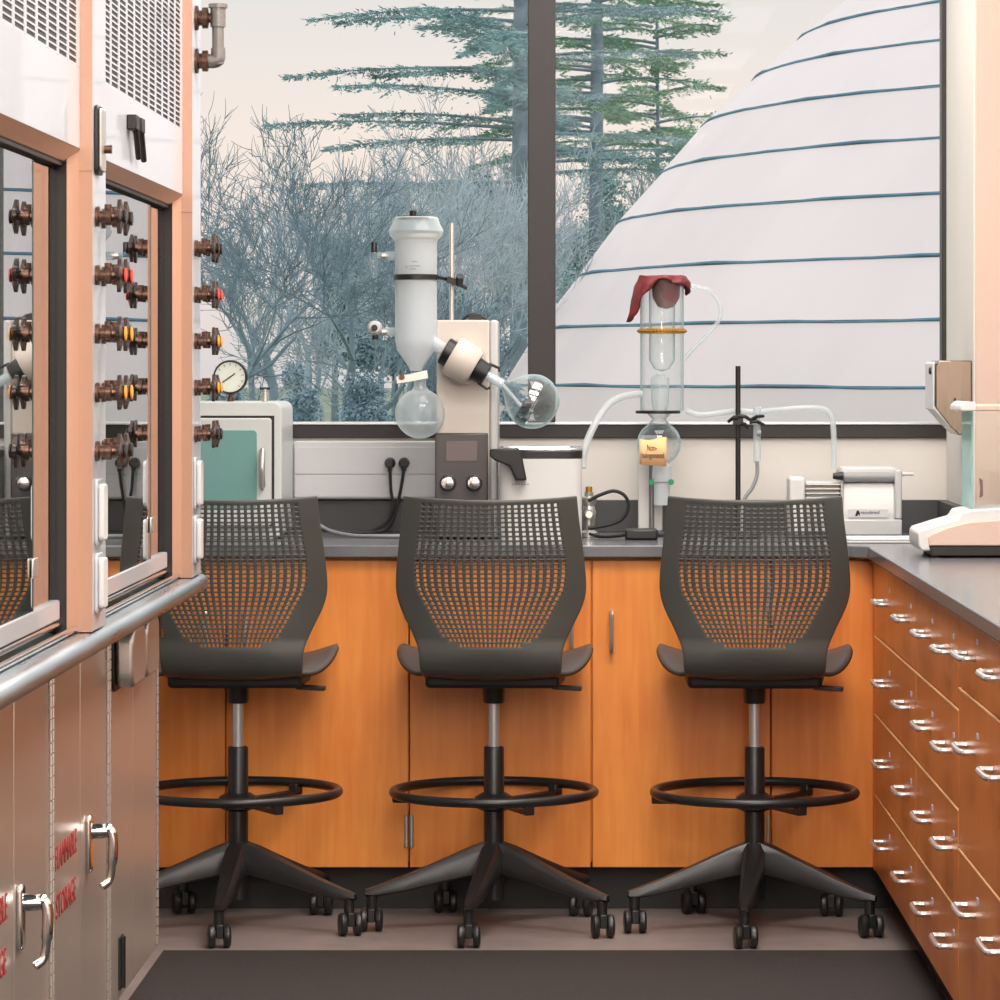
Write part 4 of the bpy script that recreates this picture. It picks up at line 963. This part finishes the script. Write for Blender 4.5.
# analytical balance
Yl = 8.56; ab = thing('analytical_balance', (0.98, Yl + 0.12, ZC), 'white analytical balance with teal-edged glass draft shield on the worktop', 'balance')
k_ = lambda px, py: (X(px, Yl), Z(py, Yl))
bprof = [k_(922, 551), k_(918.5, 545), k_(918.5, 533), k_(921, 530), k_(940, 524), k_(958, 519), k_(962, 512), k_(975, 509.5), k_(1000, 508)] + [(1.22, Z(508, Yl)), (1.22, Z(551, Yl))]
build('base', MB().prism(bprof, 'y', Yl + 0.004, Yl + 0.24), M_WHITE, ab, 0.004)
sp_ = [k_(929, 545.5), k_(928, 537), k_(932, 534), k_(950, 527), k_(970, 522), k_(1000, 520)] + [(1.22, Z(520, Yl)), (1.22, Z(545.5, Yl))]
build('side_skirt', MB().prism(sp_, 'y', Yl - 0.004, Yl + 0.004), M_PIER, ab, 0.002)
build('underside_band', MB().prism([k_(932, 556), k_(929, 546), (1.21, Z(546, Yl)), (1.21, Z(556, Yl))], 'y', Yl + 0.0, Yl + 0.235), M_TRACK, ab, 0.002)
for xx in (X(937, Yl), 1.17):
    for yy in (Yl + 0.02, Yl + 0.22):
        build('foot', MB().lathe([(0.011, 0), (0.011, 0.008), (0.006, 0.009), (0.006, 0.016)], (xx, yy, ZC), n=14), M_BLACK, ab)
gx0 = X(974, Yl); gz0, gz1 = Z(509, Yl), Z(411, Yl)
box('front_pane', M_TEAL, ab, gx0 - 0.004, gx0, Yl + 0.02, Yl + 0.235, gz0, gz1, 0)
box('side_pane', M_SHIELD, ab, gx0 + 0.001, 1.2, Yl + 0.015, Yl + 0.019, gz0, gz1, 0)
box('side_pane', M_SHIELD, ab, gx0 + 0.001, 1.2, Yl + 0.232, Yl + 0.236, gz0, gz1, 0)
box('rear_column', M_WHITE, ab, 1.16, 1.21, Yl + 0.02, Yl + 0.23, gz0, gz1, 0.004)
box('top_frame', M_PIER, ab, gx0 + 0.002, 1.215, Yl + 0.008, Yl + 0.24, gz1, gz1 + 0.014, 0.003)
build('top_cap', MB().prism([k_(960.5, 411), k_(961, 405.5), k_(966, 401.5), k_(975.5, 402), k_(977, 411)], 'y', Yl + 0.0, Yl + 0.245), M_WHITE, ab, 0.003)
build('pane_handle', MB().prism([k_(979.5, 478), k_(983, 480), k_(983.5, 496), k_(980, 498), k_(981, 488)], 'y', Yl + 0.005, Yl + 0.0148), mat('pane_grip', (120, 86, 80), 0.4), ab, 0.001)
build('weighing_pan', MB().lathe([(0.012, 0), (0.012, 0.012), (0.045, 0.014), (0.045, 0.017)], (1.07, Yl + 0.125, gz0 + 0.0005), n=28), M_CHROME, ab)

# ------------------------------------------------------------------ outside: ground, dome, trees
tag(build('ground', MB().box(-160, 160, 10.6, 400, -1.6, -0.6), M_GRASS), kind='structure')
YD = 80.0; dk = YD
rings = [(0.2850, -0.0245), (0.2790, -0.0038)] + [(0.26 - (px - VX) / F, (370 - py) / F) for px, py in ((538, 330), (578, 277), (617, 224), (661, 174), (702, 126), (753, 80), (799, 39))] + [(0.186, 0.1005), (0.171, 0.111), (0.155, 0.1205), (0.137, 0.129), (0.117, 0.1365)]
dome = thing('dome_building', (0.26 * dk, YD, -0.6), 'huge pale ribbed dome with blue seam lines outside the window', 'dome')
N = 112
def ring_pts(r, h, out=0.0):
    return [(0.26 * dk + (r * dk + out) * math.cos(2 * PI * k / N), YD + (r * dk + out) * math.sin(2 * PI * k / N), EYE + h * dk) for k in range(N)]
for i in range(len(rings) - 1):
    (r0, h0), (r1, h1) = rings[i], rings[i + 1]
    a = ring_pts(r0 - 0.0, h0 + 0.0003); b = ring_pts(r1 + 0.0002, h1 - 0.0003)
    build('panel_course', MB().add(a + b, [(k, (k + 1) % N, N + (k + 1) % N, N + k) for k in range(N)]), M_DOME, dome)
    if i > 0:
        pts = ring_pts(r0, h0, 0.0)
        for k in range(N): pts[k] = (pts[k][0], pts[k][1], pts[k][2] + 0.012 * math.sin(k * 2.3 + i) + 0.015 * math.sin(k * 1.1 + 2 * i))
        build('seam', MB().tube(pts, 0.034, 5, closed=True), M_SEAM, dome)
rt, ht = rings[-1]
build('crown_panel', MB().lathe([(rt * dk, EYE + ht * dk), (rt * dk * 0.7, EYE + ht * dk + 2.1), (rt * dk * 0.35, EYE + ht * dk + 3.3), (1e-4, EYE + ht * dk + 3.7)], (0.26 * dk, YD, 0), n=64, capb=False), M_DOME, dome)

def bare_tree(name, px, Yt_, top_py, label, spread=1.0, seed=1, m=M_BARK, lean=0.0, depth=6, density=1.0):
    rnd = random.Random(seed); x0 = X(px, Yt_); H = Z(top_py, Yt_) + 0.6
    mb = MB(); tw = MB()
    up = Vector((0, 0, 1))
    def grow(p, d, L, r, lev):
        n = 4 if lev < 3 else 3
        pts = [p]; q = Vector(p); dd = Vector(d)
        for i in range(n):
            dd = (dd + Vector((rnd.gauss(0, .13), rnd.gauss(0, .13), rnd.gauss(0.04, .10)))).normalized()
            q = q + dd * L / n; pts.append(q)
        rs = [r * (1 - 0.45 * i / n) for i in range(n + 1)]
        (mb if lev < 3 else tw).tube(pts, rs, 5 if lev < 2 else 3, caps=False)
        if lev >= depth: return
        nb = 3 if lev < 2 else rnd.choice((3, 3, 4))
        for b in range(nb):
            i = n if b == 0 else rnd.randint(1, n)
            a = rnd.uniform(0, 2 * PI); tilt = rnd.uniform(0.25, 0.85) * spread
            e1, e2, dn = frame((pts[i] - pts[i - 1]))
            nd_ = (dn * math.cos(tilt) + (e1 * math.cos(a) + e2 * math.sin(a)) * math.sin(tilt) + up * 0.12 + Vector((lean, 0, 0)) * 0.2).normalized()
            grow(pts[i], nd_, L * rnd.uniform(0.62, 0.86), max(rs[i] * rnd.uniform(0.55, 0.75), 0.007 * Yt_ / 60), lev + 1)
    grow(Vector((x0, Yt_, -0.6)), (Vector((lean, 0, 1))).normalized(), H * 0.30, H * 0.019, 0)
    t = thing(name, (x0, Yt_, -0.6), label, 'tree', 'bare trees outside the window')
    build('trunk', mb, m, t); tag(build('twigs', tw, M_TWIG if m == M_BARK else m, t), kind='stuff')
    return t
bt = [(225, 62, 120, 'slim bare tree behind the gauge and hood post', 1.0, 3, M_BARK2, -0.12), (283, 72, 85, 'bare tree rising above the oven, branches fanned out', 1.05, 11, M_BARK2, 0.05),
      (340, 66, 70, 'bare tree with tangled crown behind the glass condenser', 1.1, 23, M_BARK2, -0.12), (402, 84, 100, 'bare tree of grey-blue twigs behind the evaporator condenser', 1.0, 31, M_BARK, 0.0),
      (455, 76, 115, 'bare tree behind the evaporator tower and rod', 1.0, 47, M_BARK, 0.0), (505, 92, 85, 'bare tree close beside the window mullion', 0.95, 53, M_BARK, 0.0),
      (575, 112, 90, 'bare tree seen between mullion and dome', 1.0, 61, M_BARK, 0.0), (640, 118, 90, 'bare tree standing behind the dome edge', 1.0, 67, M_BARK, 0.05),
      (310, 97, 125, 'faint bare tree low between oven and condenser', 1.0, 71, M_BARK, 0.0), (690, 124, 120, 'bare tree peeping over the dome slope', 1.0, 83, M_BARK, 0.0),
      (250, 88, 180, 'pale bare tree low behind the pressure gauge', 1.0, 91, M_BARK, 0.0), (430, 58, 190, 'nearest bare tree, low behind the condenser and rod', 1.1, 95, M_BARK2, 0.0),
      (370, 78, 160, 'bare tree left of the condenser top', 1.05, 97, M_BARK, -0.05), (540, 99, 140, 'bare tree half hidden by the window mullion', 1.0, 99, M_BARK, 0.0)]
for px, Y_, tp, lab, sp, sd_, m, ln in bt: bare_tree('bare_tree', px, Y_, tp, lab, sp, sd_, m, ln)

def conifer(px, Y_, top_z, blen, label, m, seed, z_from=4.0, trunk_r=0.3, droop=0.15, dens=1.0):
    rnd = random.Random(seed); x0 = X(px, Y_)
    t = thing('conifer', (x0, Y_, -0.6), label, 'tree', 'tall conifers outside the window')
    build('trunk', MB().tube([(x0, Y_, -0.6), (x0 + .1, Y_, top_z * .5), (x0, Y_, top_z)], [trunk_r, trunk_r * 0.8, 0.04], 10), M_TRUNK, t)
    br = MB(); nd_ = MB(); z = z_from
    while z < top_z - 0.5:
        a = rnd.uniform(0, 2 * PI); L = blen * (1 - 0.55 * (z - z_from) / (top_z - z_from)) * rnd.uniform(0.6, 1.05)
        d = Vector((math.cos(a), math.sin(a), 0)); pts = []
        for i in range(6):
            s = i / 5; pts.append(Vector((x0, Y_, z)) + d * L * s + Vector((rnd.gauss(0, .06), rnd.gauss(0, .06), 0.25 * math.sin(s * 2) - droop * L * s * s)))
        br.tube(pts, [0.055, 0.045, 0.035, 0.025, 0.018, 0.01], 4, caps=False)
        for k in range(int(44 * L * dens)):
            s = rnd.uniform(0.12, 1.0) ** 0.8 * 4.999; i = int(s); p = pts[i].lerp(pts[i + 1], s - i)
            side = Vector((-d.y, d.x, 0)) * rnd.choice((-1, 1)); ln_ = rnd.uniform(0.25, 0.75) * (0.5 + 0.6 * math.sin(s / 5 * PI))
            e = p + (side * rnd.uniform(0.3, 1) + d * rnd.uniform(0.1, 0.8) + Vector((0, 0, rnd.uniform(-0.35, 0.12)))).normalized() * ln_
            for c in range(3):
                q = p.lerp(e, rnd.uniform(0.2, 1.0)); wv = Vector((rnd.gauss(0, 1), rnd.gauss(0, 1), rnd.gauss(0, .5))).normalized() * rnd.uniform(0.035, 0.085); lv_ = (e - p).normalized() * rnd.uniform(0.08, 0.17)
                nd_.add([q - wv * 0.5, q + lv_, q + wv * 0.5, q - lv_ * 0.4 + Vector((0, 0, -0.06))], [(0, 1, 2, 3)])
        z += rnd.uniform(0.10, 0.20)
    build('branches', br, M_TRUNK, t); tag(build('needles', nd_, m, t, smooth=False), kind='stuff')
conifer(518, 104, 26, 8.2, 'tall conifer with long layered boughs left of the mullion', M_NEEDLE2, 5, 6.3, 0.27, 0.03, 1.0)
conifer(594, 116, 22, 5.2, 'tall green conifer just right of the mullion', M_NEEDLE, 9, 8.0, 0.26, 0.12, 0.9)
conifer(655, 122, 19, 4.2, 'green pine tops showing above the dome slope', M_NEEDLE, 15, 8.5, 0.08, 0.05, 0.9)

def bush(px, Y_, top_py, wpx, label, m, seed, name='evergreen_tree', n=22000, base=-0.6):
    rnd = random.Random(seed); x0 = X(px, Y_); zt_ = Z(top_py, Y_); hw = wpx * Y_ / F / 2
    t = thing(name, (x0, Y_, -0.6), label, 'tree' if 'tree' in name else 'bush', 'dense greenery outside the window')
    build('trunk', MB().tube([(x0, Y_, -0.6), (x0, Y_, (zt_ + base) / 2)], [0.12, 0.06], 8), M_TRUNK, t)
    mb = MB(); H = zt_ - base
    blobs = []
    for k in range(16):
        s = rnd.random(); ww = hw * (1 - 0.75 * s ** 1.6)
        blobs.append((Vector((x0 + rnd.uniform(-ww, ww) * 0.8, Y_ + rnd.uniform(-hw, hw) * 0.5, base + H * (0.1 + 0.8 * s))), hw * rnd.uniform(0.22, 0.4)))
    sz = 0.0006 * Y_
    for k in range(n):
        c, r = blobs[k % 16]; d = Vector((rnd.gauss(0, 1), rnd.gauss(0, 1), rnd.gauss(0, 1))).normalized()
        p = c + d * r * abs(rnd.gauss(0.75, 0.35)); a = Vector((rnd.gauss(0, 1), rnd.gauss(0, 1), rnd.gauss(0, 1))).normalized() * sz * rnd.uniform(0.5, 1.3)
        b_ = a.cross(d).normalized() * sz * 0.6
        if p.z > -0.55: mb.add([p - a, p - b_, p + a, p + b_], [(0, 1, 2, 3)])
    tag(build('foliage', mb, m, t, smooth=False), kind='stuff')
bush(335, 104, 225, 110, 'dense blue-green tree behind the bare crowns above the oven', M_LEAF, 2)
bush(395, 110, 175, 120, 'dense blue-green tree behind the glass condenser', M_LEAF, 3)
bush(465, 108, 150, 120, 'dense blue-green tree behind the evaporator tower', M_NEEDLE2, 4)
bush(520, 116, 165, 110, 'dense teal tree just left of the mullion', M_LEAF, 5)
bush(600, 126, 150, 130, 'dense teal tree between mullion and dome edge', M_NEEDLE2, 6)
bush(690, 130, 100, 90, 'olive green tree standing over the dome slope', M_NEEDLE, 8)
for i, (px, wd, tp, lab) in enumerate(((225, 70, 372, 'low hedge bush behind the oven gauge'), (300, 80, 380, 'low hedge bush right of the vacuum oven'), (365, 80, 372, 'low hedge bush left of the receiving flask'), (440, 90, 360, 'low hedge bush behind the evaporator tower'), (515, 60, 368, 'low hedge bush at the foot of the dome'))):
    bush(px, 56 + i, tp, wd, lab, M_LEAF, 20 + i, 'hedge_bush', 8000)
